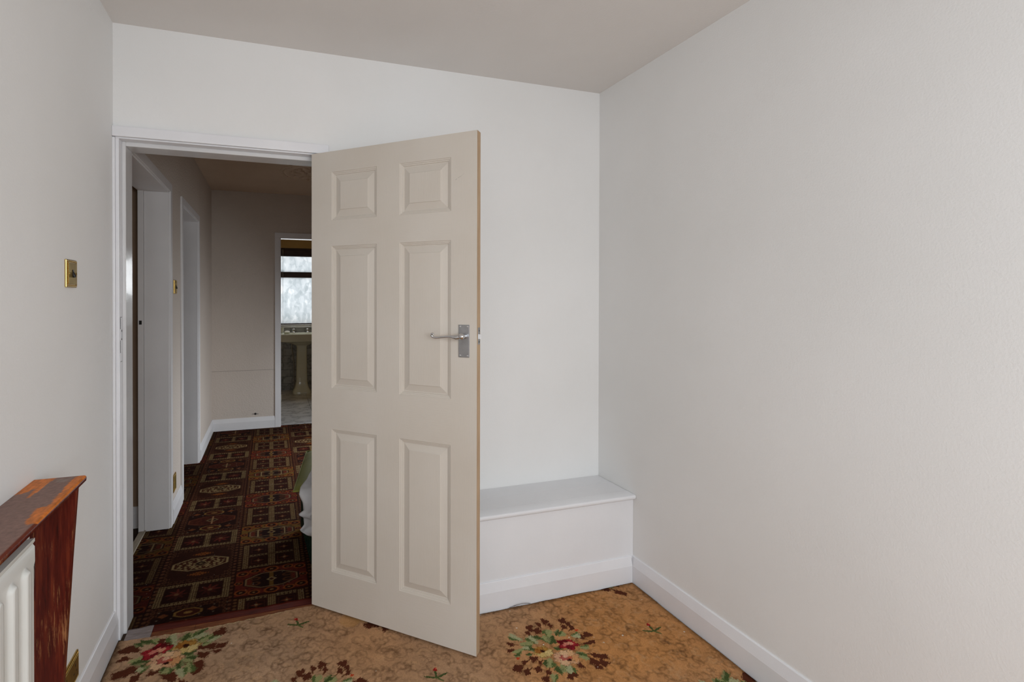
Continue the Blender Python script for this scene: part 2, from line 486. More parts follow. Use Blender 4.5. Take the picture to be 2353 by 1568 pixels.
# strike plate let into the left jamb, painted over
sp = obj('strike_plate', box(-2.2385, -2.2368, 0.004, 0.030, 1.105, 1.283, bev=0.0006), M_TRIM, t1, label='painted-over strike plate')
bm = bmesh.new()
bx(bm, -2.2372, -2.2362, 0.0035, 0.0065, 1.235, 1.280); bx(bm, -2.2372, -2.2362, 0.0035, 0.0055, 1.14, 1.19)
bx(bm, -2.2372, -2.2362, 0.004, 0.022, 1.281, 1.2835); bx(bm, -2.2372, -2.2362, 0.006, 0.024, 1.1045, 1.106)
obj('paint_crack', bm, M_BLACK, sp)
bm = bmesh.new()
bx(bm, -2.2375, -2.2364, 0.018, 0.026, 1.190, 1.234)
obj('latch_hole', bm, M_SATINCR, sp)
bm = bmesh.new()
bx(bm, -2.2372, -2.2362, 0.017, 0.0265, 1.224, 1.231); bx(bm, -2.2372, -2.2362, 0.017, 0.0265, 1.191, 1.197)
obj('screw', bm, M_BLACK, sp)

# ------------------------------------------------------------------ threshold boards
th = empty('threshold_boards', (-1.86, 0.01, -0.01), label='worn varnished boards bared between the two carpets in the doorway', cat='threshold')
def tb(name, m, x0, x1, y0a, y0b, y1a, y1b, z, label=None):
    bm = bmesh.new()
    ps = [(x0, y0a), (x1, y0b), (x1, y1b), (x0, y1a)]
    ox, oy = 1.86, -0.01
    A = [bm.verts.new((x + ox, y + oy, -0.001)) for x, y in ps]
    B = [bm.verts.new((x + ox, y + oy, z + 0.01)) for x, y in ps]
    bm.faces.new(A[::-1]); bm.faces.new(B)
    for i in range(4): bm.faces.new((A[i], A[(i + 1) % 4], B[(i + 1) % 4], B[i]))
    return obj(name, bm, m, th, label)
tb('board', M_GREYBOARD, -2.222, -2.128, -0.034, -0.034, 0.06, 0.056, -0.001, 'grey painted end of the threshold board')
tb('board', M_RED, -2.127, -1.478, 0.004, 0.002, 0.10, 0.10, -0.002, 'dark red varnished threshold board')
tb('board', M_ORANGE, -2.127, -2.050, -0.048, -0.048, 0.003, 0.003, -0.0035)
tb('board', M_ORANGE, -2.049, -1.965, -0.050, -0.050, 0.003, 0.002, -0.0025)
tb('board', M_ORANGE, -1.964, -1.478, -0.050, -0.046, 0.002, 0.001, -0.003)

# ------------------------------------------------------------------ the open door
DANG = 0.8209
door = empty('door_1', (-1.4946, -0.0213, 0.0), DANG - math.pi / 2, kind='structure',
             label='cream six-panel door standing open into the room', cat='door')
DW, DT, DZ = 0.772, 0.035, 0.010
PX = [(0.107, 0.333), (0.440, 0.665)]
PZ = [(1.695, 1.902), (0.972, 1.584), (0.178, 0.795)]
holes = [(a, b, c, d) for a, b in PX for c, d in PZ]
def grid_faces(bm, y, keep):
    As = sorted({0.0, DW, *[h[0] for h in holes], *[h[1] for h in holes]})
    Zs = sorted({DZ, DZ + 1.981, *[h[2] for h in holes], *[h[3] for h in holes]})
    vs = {}
    def v(a, z):
        if (a, z) not in vs: vs[(a, z)] = bm.verts.new((a, y, z))
        return vs[(a, z)]
    for A, B in zip(As[:-1], As[1:]):
        for C, D in zip(Zs[:-1], Zs[1:]):
            ca, cz = (A + B) / 2, (C + D) / 2
            if any(h[0] < ca < h[1] and h[2] < cz < h[3] for h in holes): continue
            rail = PX[0][0] < ca < PX[1][1]
            f = bm.faces.new((v(A, C), v(B, C), v(B, D), v(A, D)))
            f.material_index = 1 if rail and not (PX[0][1] < ca < PX[1][0]) else 0
bm = bmesh.new()
grid_faces(bm, 0.0, None); grid_faces(bm, DT, None)
z0, z1 = DZ, DZ + 1.981
for q in (((0, 0, z0), (0, DT, z0), (0, DT, z1), (0, 0, z1)), ((0, 0, z0), (DW, 0, z0), (DW, DT, z0), (0, DT, z0)), ((0, 0, z1), (DW, 0, z1), (DW, DT, z1), (0, DT, z1))):
    bm.faces.new([bm.verts.new(p) for p in q])
bmesh.ops.remove_doubles(bm, verts=bm.verts[:], dist=1e-5)
obj('leaf', bm, [M_DOORV, M_DOORH], door)
obj('edge_lipping', box(DW - 0.004, DW + 0.0006, 0.0012, DT - 0.0012, z0 + 0.001, z1 - 0.001), M_LIPPING, door, label='bare brown wooden edge of the door')
PROF = [(0.0, 0.0), (0.002, 0.0025), (0.006, 0.0032), (0.0075, 0.0055), (0.012, 0.0066), (0.0135, 0.0100), (0.0175, 0.0108), (0.043, 0.0032), (0.0446, 0.0010)]
def panel_mesh(w, h):
    bm = bmesh.new()
    for side in (0, 1):
        rings = []
        for ins, d in PROF:
            y = d if side == 0 else DT - d
            rings.append([bm.verts.new(p) for p in ((ins, y, ins), (w - ins, y, ins), (w - ins, y, h - ins), (ins, y, h - ins))])
        for a, b in zip(rings[:-1], rings[1:]):
            for i in range(4):
                q = (a[i], a[(i + 1) % 4], b[(i + 1) % 4], b[i])
                bm.faces.new(q if side == 0 else q[::-1])
        bm.faces.new(rings[-1] if side == 0 else rings[-1][::-1])
    me = bpy.data.meshes.new('panel'); bm.to_mesh(me); bm.free()
    me.materials.append(M_DOORV)
    return me
for a, b in PX:
    for c, d in PZ:
        o = bpy.data.objects.new('panel', panel_mesh(b - a, d - c))
        COL.objects.link(o); o.parent = door; o.location = (a, 0, c)
# lever handles on both faces
def handle(side):
    s = -1 if side == 0 else 1
    f = 0.0 if side == 0 else DT
    h = empty('handle', (0, 0, 0)); h.parent = door
    def yy(d): return f + s * d
    ya, yb = sorted((yy(0.0), yy(0.0035)))
    obj('backplate', box(0.6985, 0.7425, ya, yb, 1.136, 1.260, bev=0.0012, seg=2), M_SATINCR, h)
    for cx in (0.7055, 0.7355):
        for cz in (1.143, 1.253):
            bm = bmesh.new(); lathe(bm, [(0.0038, yy(0.0033)), (0.0036, yy(0.0046)), (0.0022, yy(0.0050))], (cx, 0, cz), 12, 'Y')
            obj('screw', bm, M_CHROME, h, smooth=40)
    bm = bmesh.new()
    lathe(bm, [(0.0105, yy(0.003)), (0.0105, yy(0.008)), (0.0085, yy(0.012)), (0.009, yy(0.018)), (0.0115, yy(0.024)), (0.0125, yy(0.030)), (0.0115, yy(0.036)), (0.007, yy(0.041)), (0.002, yy(0.042))], (0.722, 0, 1.217), 20, 'Y')
    obj('neck', bm, M_CHROME, h, smooth=50)
    bm = bmesh.new()
    P = [(0.722, 0.031, 1.217), (0.712, 0.032, 1.215), (0.702, 0.033, 1.213), (0.692, 0.034, 1.2145), (0.68, 0.034, 1.216), (0.66, 0.034, 1.2145), (0.64, 0.034, 1.2125), (0.622, 0.034, 1.2105), (0.612, 0.034, 1.2105), (0.604, 0.035, 1.2135), (0.600, 0.036, 1.2185), (0.601, 0.037, 1.2235), (0.606, 0.0375, 1.2250), (0.610, 0.037, 1.2220)]
    R = [0.0085, 0.0092, 0.0098, 0.0075, 0.0050, 0.0046, 0.0044, 0.0043, 0.0044, 0.0048, 0.0052, 0.0052, 0.0046, 0.003]
    tube(bm, [(x, yy(d), z) for x, d, z in P], R, 12)
    obj('lever', bm, M_CHROME, h, smooth=60)
handle(0); handle(1)
lp = obj('latch_plate', box(DW + 0.0004, DW + 0.0022, 0.007, 0.028, 1.186, 1.250, bev=0.0005), M_SATINCR, door)
bm = bmesh.new()
prism(bm, [(DW + 0.002, 0.012), (DW + 0.002, 0.023), (DW + 0.006, 0.023), (DW + 0.012, 0.014)], 2, 1.207, 1.225)
obj('latch_bolt', bm, M_CHROME, lp)
for cz in (1.196, 1.238):
    bm = bmesh.new(); lathe(bm, [(0.0036, DW + 0.002), (0.0034, DW + 0.0026)], (0, 0.0175, cz), 10, 'X')
    obj('screw', bm, M_BLACK, lp)
for cz in (0.22, 1.0, 1.80):
    bm = bmesh.new(); lathe(bm, [(0.006, cz - 0.045), (0.006, cz + 0.045)], (-0.0035, DT + 0.003, 0), 10, 'Z')
    bx(bm, -0.0015, 0.0, DT - 0.030, DT + 0.003, cz - 0.045, cz + 0.045)
    obj('hinge', bm, M_SATINCR, door, smooth=40)
bm = bmesh.new()
for (x0_, z0_, x1_, z1_, w_) in ((0.684, 1.812, 0.690, 1.8165, 0.0011), (0.694, 1.819, 0.700, 1.8215, 0.0008), (0.701, 1.822, 0.708, 1.8255, 0.0008), (0.711, 1.827, 0.719, 1.834, 0.0004)):
    A = [bm.verts.new(p) for p in ((x0_, -0.0002, z0_), (x1_, -0.0002, z1_), (x1_, -0.0002, z1_ + w_), (x0_, -0.0002, z0_ + w_))]
    bm.faces.new(A)
obj('pencil_mark', bm, paint('graphite_grey', (0.22, 0.2, 0.18), (0.3, 0.27, 0.24), 30, 0.6, 60, 0), door, label='faint grey scuff mark')

# ------------------------------------------------------------------ boxed-in ledge in the corner
LX0, LZ = -1.06, 0.4166
lg = empty('boxed_ledge', (-0.53, LEDGE_Y, 0.0), label='white painted boxed-in ledge with board top behind the door', cat='ledge')
def lo(name, bm, mat, **k):
    bmesh.ops.translate(bm, verts=bm.verts[:], vec=(0.53, -LEDGE_Y, 0))
    return obj(name, bm, mat, lg, **k)
lo('front_panel', box(LX0, -0.001, LEDGE_Y, LEDGE_Y + 0.018, -0.008, LZ - 0.02), M_SATIN)
lo('side_panel', box(LX0, LX0 + 0.018, LEDGE_Y + 0.018, -0.001, -0.008, LZ - 0.02), M_SATIN)
PLY = [(-0.232, -0.298), (-0.1105, -0.2288), (-0.001, -0.1070)]
for i, (yb_, yf_) in enumerate(PLY):
    if i == 0:
        bm = bmesh.new()
        pr = [(yb_, LZ - 0.020), (yb_, LZ), (yf_ + 0.006, LZ), (yf_ + 0.0018, LZ - 0.0025), (yf_, LZ - 0.008), (yf_ + 0.0018, LZ - 0.0165), (yf_ + 0.005, LZ - 0.020)]
        prism(bm, pr, 0, LX0 - 0.012, -0.0025)
        lo('board', bm, M_SATIN, smooth=50, label='front board with a rounded nosing')
    else:
        lo('board', box(LX0 - 0.012, -0.0025, yf_, yb_, LZ - 0.020, LZ - 0.0008 * i, bev=0.0012), M_SATIN)
bm = bmesh.new()
prism(bm, [(LEDGE_Y - d, z + (-0.006 if z == 0 else 0)) for d, z in SKP], 0, LX0, -0.0165)
lo('baseboard', bm, M_TRIM)
# loose carpet threads by the ledge
bm = bmesh.new()
for k, (a, b_) in enumerate(((0.0, 0.004), (0.012, 0.011))):
    pts = [(-0.665 + 0.10 * t - a * 0.5, LEDGE_Y - 0.022 - 0.010 * math.sin(3 * t), 0.002 + (0.016 - b_ * 0.5) * math.sin(math.pi * t)) for t in np.linspace(0, 1, 10)]
    tube(bm, pts, 0.0006, 5)
obj('loose_thread', bm, M_SUB, label='dark loose carpet threads at the foot of the ledge', cat='thread')

# ------------------------------------------------------------------ brass wall plates
def rope_frame(parent, w, h, d, r, step):
    bm = bmesh.new()
    def bead(a, b):
        bmesh.ops.create_icosphere(bm, subdivisions=1, radius=r, matrix=Matrix.Translation((d, a, b)))
    n = int(w / step)
    for i in range(n + 1):
        a = -w / 2 + w * i / n
        bead(a, -h / 2); bead(a, h / 2)
    n = int(h / step)
    for i in range(1, n):
        b = -h / 2 + h * i / n
        bead(-w / 2, b); bead(w / 2, b)
    obj('rope_border', bm, M_BRASS, parent, smooth=60)

def plate(name, loc, w, h, label, cat, kind):
    root = empty(name, loc, 0, label, cat)
    obj('plate', box(0.0, 0.0055, -w / 2, w / 2, -h / 2, h / 2, bev=0.0022, seg=2), M_BRASS, root)
    obj('face', box(0.0050, 0.0085, -w / 2 + 0.010, w / 2 - 0.010, -h / 2 + 0.010, h / 2 - 0.010, bev=0.001), M_BRASSFLAT, root)
    rope_frame(root, w - 0.012, h - 0.012, 0.0062, 0.0021, 0.0042)
    if kind == 'switch':
        for sy in (-1, 1):
            bm = bmesh.new(); lathe(bm, [(0.0036, 0.0084), (0.0034, 0.0096), (0.002, 0.0100)], (0, sy * 0.027, 0), 12, 'X')
            s_ = obj('screw', bm, M_BRASSFLAT, root, smooth=40)
            obj('slot', box(0.0099, 0.0103, sy * 0.027 - 0.0005, sy * 0.027 + 0.0005, -0.003, 0.003), M_BLACK, s_)
        bm = bmesh.new()
        bx(bm, 0.0083, 0.0098, -0.0048, 0.0048, -0.012, 0.012, bev=0.0006)
        obj('toggle_surround', bm, M_BLACK, root)
        bm = bmesh.new(); tube(bm, [(0.007, 0, 0.005), (0.010, 0, 0.000), (0.0120, 0, -0.007), (0.0130, 0, -0.0115)], [0.0036, 0.0042, 0.0052, 0.0036], 12)
        obj('toggle', bm, M_BLACK, root, smooth=50, label='black dolly toggle')
    else:
        for sy in ((-0.036, 0.036) if w > 0.1 else (0,)):
            for (a, b, ww, hh) in ((0, 0.014, 0.004, 0.009), (-0.011, -0.008, 0.007, 0.0045), (0.011, -0.008, 0.007, 0.0045)):
                obj('pin_hole', box(0.0082, 0.0088, sy + a - ww / 2, sy + a + ww / 2, b - hh / 2, b + hh / 2), M_BLACK, root)
    return root
plate('light_switch', (XL, -0.459, 1.436), 0.086, 0.086, 'brass rope-edged light switch on the room wall left of the doorway', 'light switch', 'switch')
plate('wall_socket', (XL, -0.486, 0.190), 0.146, 0.086, 'brass double wall socket low down behind the radiator end board', 'wall socket', 'socket')
plate('light_switch', (HX, 1.205, 1.427), 0.086, 0.086, 'small brass light switch on the hall wall between two doorways', 'light switch', 'switch')
plate('wall_socket', (HX, 1.165, 0.218), 0.086, 0.106, 'dark brass wall socket above the hall skirting between two doorways', 'wall socket', 'socket')

# ------------------------------------------------------------------ radiator with its shelf
rad = empty('radiator', (-2.2, -1.45, 0.2), label='white fluted panel radiator on the left wall under a wooden shelf', cat='radiator')
RY0, RY1, RZ0, RZ1, RXF = -1.95, -0.953, 0.22, 0.822, -2.170
ny = 330
ys = np.linspace(RY0, RY1 - 0.006, ny)
zb, zt = RZ0 + 0.085, RZ1 - 0.062
zs = np.concatenate([[RZ0, RZ0 + 0.03], np.linspace(zb - 0.022, zb, 10), [0.4, 0.55, 0.68], np.linspace(zt, zt + 0.022, 10), [RZ1 - 0.019, RZ1 - 0.016, RZ1 - 0.013, RZ1 - 0.010, RZ1 - 0.007, RZ1]])
ph = ((-1.005 - ys) / 0.060)
fr = np.abs(ph - np.round(ph)) * 0.060
flat_ = (ys > -0.985) | (ys < RY0 + 0.03)
def rib_h(z):
    dz = max(0.0, z - zt, zb - z)
    r_ = np.clip((0.0175 - np.hypot(fr, dz)) / 0.009, 0, 1)
    r_ = r_ * r_ * (3 - 2 * r_)
    r_[flat_] = 0
    return r_
chan = np.interp(zs, [RZ1 - 0.0195, RZ1 - 0.013, RZ1 - 0.007], [0, -0.004, 0])
vv = []
for j, z in enumerate(zs):
    rh = rib_h(z)
    for i, y in enumerate(ys):
        yy_ = y + (0.0065 * (i / (ny - 1)) ** 60 if (z > RZ1 - 0.06) else 0)
        vv.append((RXF + 0.010 * rh[i] + chan[j] + 2.2, yy_ + 1.45, z - 0.2))
ff = []
for j in range(len(zs) - 1):
    for i in range(ny - 1):
        a = j * ny + i
        ff.append((a, a + 1, a + ny + 1, a + ny))
nb = len(vv)
for z in (RZ0, RZ1):
    for y in (RY0, RY1 - 0.006): vv.append((-2.186 + 2.2, y + 1.45, z - 0.2))
top = (len(zs) - 1) * ny
ff += [tuple([0] + [nb, nb + 1] + [ny - 1 - k for k in range(ny - 1)]), tuple([top + k for k in range(ny)] + [nb + 3, nb + 2]),
       tuple([ny - 1 + k * ny for k in range(len(zs))] + [nb + 3, nb + 1]), tuple([k * ny for k in range(len(zs))][::-1] + [nb, nb + 2])]
me = bpy.data.meshes.new('front_panel'); me.from_pydata(vv, [], ff); me.update()
finish('front_panel', me, M_RADIATOR, rad, smooth=50)
for yb_ in (-1.75, -1.15):
    obj('bracket', box(XL + 2.201, -2.186 + 2.2, yb_ + 1.45 - 0.015, yb_ + 1.45 + 0.015, 0.05, 0.5), M_RADIATOR, rad)
sh = empty('radiator_shelf', (-2.2, -1.4, 0.0), label='worn mahogany shelf with slanted end board around the white radiator', cat='shelf')
SY0, SY1, SXF, SZ = -2.08, -0.716, -2.140, 0.881
def pip(poly, X, Y):
    inside = np.zeros(X.shape, bool)
    n = len(poly)
    for i in range(n):
        x1, y1 = poly[i]; x2, y2 = poly[(i + 1) % n]
        c = ((y1 > Y) != (y2 > Y)) & (X < (x2 - x1) * (Y - y1) / (y2 - y1 + 1e-12) + x1)
        inside ^= c
    return inside
P1 = [(-2.262, -0.83), (-2.262, -0.712), (-2.208, -0.712), (-2.214, -0.756), (-2.215, -0.794), (-2.219, -0.868), (-2.226, -0.831), (-2.230, -0.790), (-2.238, -0.814)]
P2 = [(-2.163, -1.022), (-2.169, -0.984), (-2.173, -0.931), (-2.153, -0.924), (-2.130, -0.930), (-2.130, -1.026)]
P3 = [(-2.162, -0.799), (-2.166, -0.734), (-2.150, -0.712), (-2.130, -0.712), (-2.130, -0.93), (-2.153, -0.93)]
nx_, nyy = 34, 300
xs = np.linspace(XL + 0.0005, SXF, nx_); yv = np.linspace(SY0, SY1, nyy)
X, Y = np.meshgrid(xs, yv)
jx = X + RNG.normal(0, 0.0012, X.shape); jy = Y + RNG.normal(0, 0.003, X.shape)
colr = np.zeros(X.shape + (3,))
colr[:] = lin((132, 102, 92))
colr *= (0.92 + 0.16 * RNG.rand(*X.shape))[..., None]
orange = pip(P1, jx, jy) | pip(P2, jx, jy) | pip(P3, jx, jy)
g = 0.82 + 0.36 * np.repeat(np.repeat(RNG.rand(nyy // 6 + 1, nx_), 6, 0)[:nyy], 1, 1)
colr[orange] = (lin((206, 116, 46)) * g[..., None])[orange]
lip = (X > SXF - 0.0045) & ~orange
colr[lip] = lin((104, 44, 26))
grey = pip([(-2.20, -0.73), (-2.17, -0.73), (-2.175, -0.76), (-2.20, -0.75)], jx, jy)
colr[grey] = lin((140, 120, 110))
Zg = np.full(X.shape, SZ)
Zg = Zg - np.where(X > SXF - 0.005, ((X - SXF + 0.005) / 0.005) ** 2 * 0.004, 0)
def grid_obj(name, X, Y, Z, colr, mat, parent=None, drop=None, **kw):
    ny_, nx__ = X.shape
    co = np.stack([X, Y, Z], -1).reshape(-1, 3)
    idx = np.arange(ny_ * nx__).reshape(ny_, nx__)
    q = np.stack([idx[:-1, :-1], idx[:-1, 1:], idx[1:, 1:], idx[1:, :-1]], -1).reshape(-1, 4)
    if drop is not None:
        q = q[~drop.reshape(-1)[q].all(1)]
    me = bpy.data.meshes.new(name)
    me.vertices.add(len(co)); me.vertices.foreach_set('co', co.astype(np.float32).ravel())
    me.loops.add(q.size); me.loops.foreach_set('vertex_index', q.astype(np.int32).ravel())
    me.polygons.add(len(q)); me.polygons.foreach_set('loop_start', np.arange(0, q.size, 4, dtype=np.int32))
    me.update(calc_edges=True)
    me.polygons.foreach_set('use_smooth', [True] * len(q))
    at = me.color_attributes.new('Col', 'FLOAT_COLOR', 'POINT')
    c4 = np.ones((len(co), 4), np.float32); c4[:, :3] = colr.reshape(-1, 3)
    at.data.foreach_set('color', c4.ravel())
    me.materials.append(mat)
    o = bpy.data.objects.new(name, me); COL.objects.link(o)
    if parent is not None: o.parent = parent
    return tag(o, **kw)
grid_obj('shelf_top', X + 2.2, Y + 1.4, Zg, colr, M_SHELF, sh, label='worn mauve-brown shelf top with orange bare patches')
bm = bmesh.new()
pr = [(XL + 2.2005, SZ - 0.019), (XL + 2.2005, SZ - 0.0003), (SXF + 2.2 - 0.005, SZ - 0.0003), (SXF + 2.2 - 0.0005, SZ - 0.0045), (SXF + 2.2, SZ - 0.008), (SXF + 2.2 - 0.001, SZ - 0.014), (SXF + 2.2 - 0.006, SZ - 0.019)]
prism(bm, pr, 1, SY0 + 1.4, SY1 + 1.4)
obj('shelf_board', bm, M_MAHOG, sh, smooth=60)
for nm, (ya, yb) in (('end_board', (-0.745, -0.727)), ('end_board', (-2.07, -2.052))):
    bm = bmesh.new()
    prism(bm, [(XL + 2.2005, 0.125), (-2.2015 + 2.2, 0.125), (-2.187 + 2.2, 0.337), (-2.172 + 2.2, 0.588), (-2.1535 + 2.2, SZ - 0.0195), (XL + 2.2005, SZ - 0.0195)], 1, ya + 1.4, yb + 1.4)
    bmesh.ops.bevel(bm, geom=bm.edges[:], offset=0.0025, segments=2, affect='EDGES')
    obj(nm, bm, M_MAHOG, sh, smooth=40)
bm = bmesh.new()
bx(bm, XL + 2.2005, XL + 2.222, SY0 + 1.42, -0.746 + 1.4, SZ - 0.055, SZ - 0.0195)
obj('back_batten', bm, M_MAHOG, sh)

# ------------------------------------------------------------------ floral carpet of the room
def stamp(colr, gx, gy, cx, cy, R, fn):
    i0, i1 = np.searchsorted(gx, (cx - R, cx + R)); j0, j1 = np.searchsorted(gy, (cy - R, cy + R))
    if i1 <= i0 or j1 <= j0: return
    U, V = np.meshgrid(gx[i0:i1] - cx, gy[j0:j1] - cy)
    sub = colr[j0:j1, i0:i1]
    fn(sub, U, V)

def leaf(col, R, ang, asp, lobes, ph, vein=None, jit=0.18, half=None):
    def fn(sub, U, V):
        c, s = math.cos(ang), math.sin(ang)
        a, b = U * c + V * s, (V * c - U * s) / asp
        th_ = np.arctan2(b, a); rr = np.hypot(a, b)
        lim = R * (0.84 + 0.16 * np.cos(lobes * th_ + ph) + jit * (RNG.rand(*U.shape) - 0.5))
        m = rr < lim
        sub[m] = col * (0.85 + 0.3 * RNG.rand(m.sum(), 1))
        if half is not None:
            mh = m & (b > R * (0.25 + 0.35 * (RNG.rand(*U.shape) - 0.5)))
            sub[mh] = half * (0.85 + 0.3 * RNG.rand(mh.sum(), 1))
        if vein is not None:
            mv = m & (np.abs(b) < R * 0.13)
            sub[mv] = vein
    return fn

def arc(col, R, a0, a1, wid, asp, ang, k):
    def fn(sub, U, V):
        c, s = math.cos(ang), math.sin(ang)
        a, b = U * c + V * s, (V * c - U * s) / asp
        th_ = (np.arctan2(b, a) - a0) % (2 * math.pi); rr = np.hypot(a, b)
        m = (th_ < a1) & (np.abs(rr - R * (1 - 0.25 * th_ / (2 * math.pi))) < wid)
        sub[m] = sub[m] * (1 - k) + col * k
    return fn

BM = [(0.048,0.151,0.013),(0.015,0.143,0.01),(-0.031,0.135,0.013),(-0.053,0.109,0.01),(-0.009,0.11,0.013),(0.057,0.122,0.01),(0.123,0.135,0.013),(0.136,0.108,0.01),(0.108,0.098,0.01),(0.135,0.082,0.01),(0.171,0.027,0.015),(0.14,0.023,0.01),(0.165,-0.016,0.011),(0.14,-0.018,0.01),(-0.15,0.068,0.011),(-0.164,0.036,0.011),(-0.143,-0.037,0.01),(-0.104,-0.034,0.011),(-0.181,-0.057,0.015),(-0.159,-0.085,0.012),(-0.114,-0.085,0.011),(-0.089,-0.057,0.008),(0.128,-0.086,0.013),(0.154,-0.101,0.015),(0.134,-0.129,0.015),(0.104,-0.113,0.017),(0.105,-0.143,0.011),(0.047,-0.112,0.013),(-0.111,-0.136,0.013),(-0.004,-0.146,0.013),(-0.023,-0.154,0.011),(-0.085,-0.111,0.008)]
BL_ = [(-0.118,0.099,0.019),(-0.057,0.069,0.017),(-0.088,0.048,0.017),(0.023,0.082,0.017),(-0.005,0.055,0.015),(0.075,0.061,0.013),(0.127,0.038,0.013),(-0.104,0.027,0.013),(-0.14,0.022,0.013),(-0.055,-0.071,0.017),(-0.019,-0.112,0.015),(0.001,-0.121,0.015),(-0.079,-0.139,0.015),(0.084,-0.079,0.013),(0.119,-0.035,0.013)]
BD = [(-0.031,0.071,0.013),(0.061,0.073,0.013),(0.017,0.041,0.017),(0.016,-0.009,0.011),(-0.07,-0.066,0.013),(-0.041,-0.111,0.015),(0.078,-0.058,0.013),(0.05,-0.049,0.011),(-0.108,-0.007,0.008),(-0.154,0.004,0.008),(-0.083,0.013,0.011)]
BQ = dict(M=BM, L=BL_, D=BD, Y=(-0.049, -0.007, 0.032), R=(0.064, -0.001, 0.040), P=(0.021, -0.064, 0.045), O=[(0.146, 0.064, 0.006), (-0.158, -0.01, 0.006)])
AM = [(-0.178,0.066,0.017),(-0.174,0.014,0.014),(-0.15,0.064,0.017),(-0.169,-0.07,0.019),(-0.14,-0.061,0.02),(-0.11,-0.106,0.017),(-0.053,-0.089,0.014),(-0.011,-0.115,0.017),(0.013,-0.139,0.019),(0.0,-0.099,0.014),(0.096,0.0,0.015),(0.132,-0.004,0.015),(0.169,-0.012,0.017),(0.106,-0.047,0.017),(0.1,-0.104,0.02),(0.087,-0.124,0.017),(0.156,-0.042,0.011),(0.159,0.078,0.017),(0.144,0.062,0.014),(0.064,-0.076,0.014),(-0.022,0.072,0.014),(-0.065,0.086,0.017),(0.05,-0.185,0.014),(0.07,-0.2,0.014)]
AL = [(-0.02,0.087,0.019),(0.042,0.079,0.02),(0.077,0.08,0.022),(0.103,0.051,0.019),(0.137,0.041,0.017),(-0.007,0.037,0.019),(0.049,-0.043,0.025),(0.067,-0.11,0.019),(-0.007,-0.093,0.017),(0.023,-0.083,0.017),(-0.124,-0.005,0.017),(-0.091,-0.06,0.017),(0.112,0.018,0.011),(0.046,-0.123,0.017),(-0.084,0.092,0.014)]
AD = [(0.026,0.084,0.017),(0.056,-0.017,0.017),(0.071,-0.047,0.014),(0.029,-0.072,0.019),(-0.019,0.026,0.014),(-0.114,-0.022,0.017),(-0.079,-0.04,0.017),(-0.118,0.095,0.017),(-0.14,0.087,0.014),(-0.018,-0.077,0.014),(0.087,0.109,0.017)]
AQ = dict(M=AM, L=AL, D=AD, Y=(0.039, 0.022, 0.042), R=(-0.064, 0.026, 0.052), P=(-0.021, -0.038, 0.055), O=[])

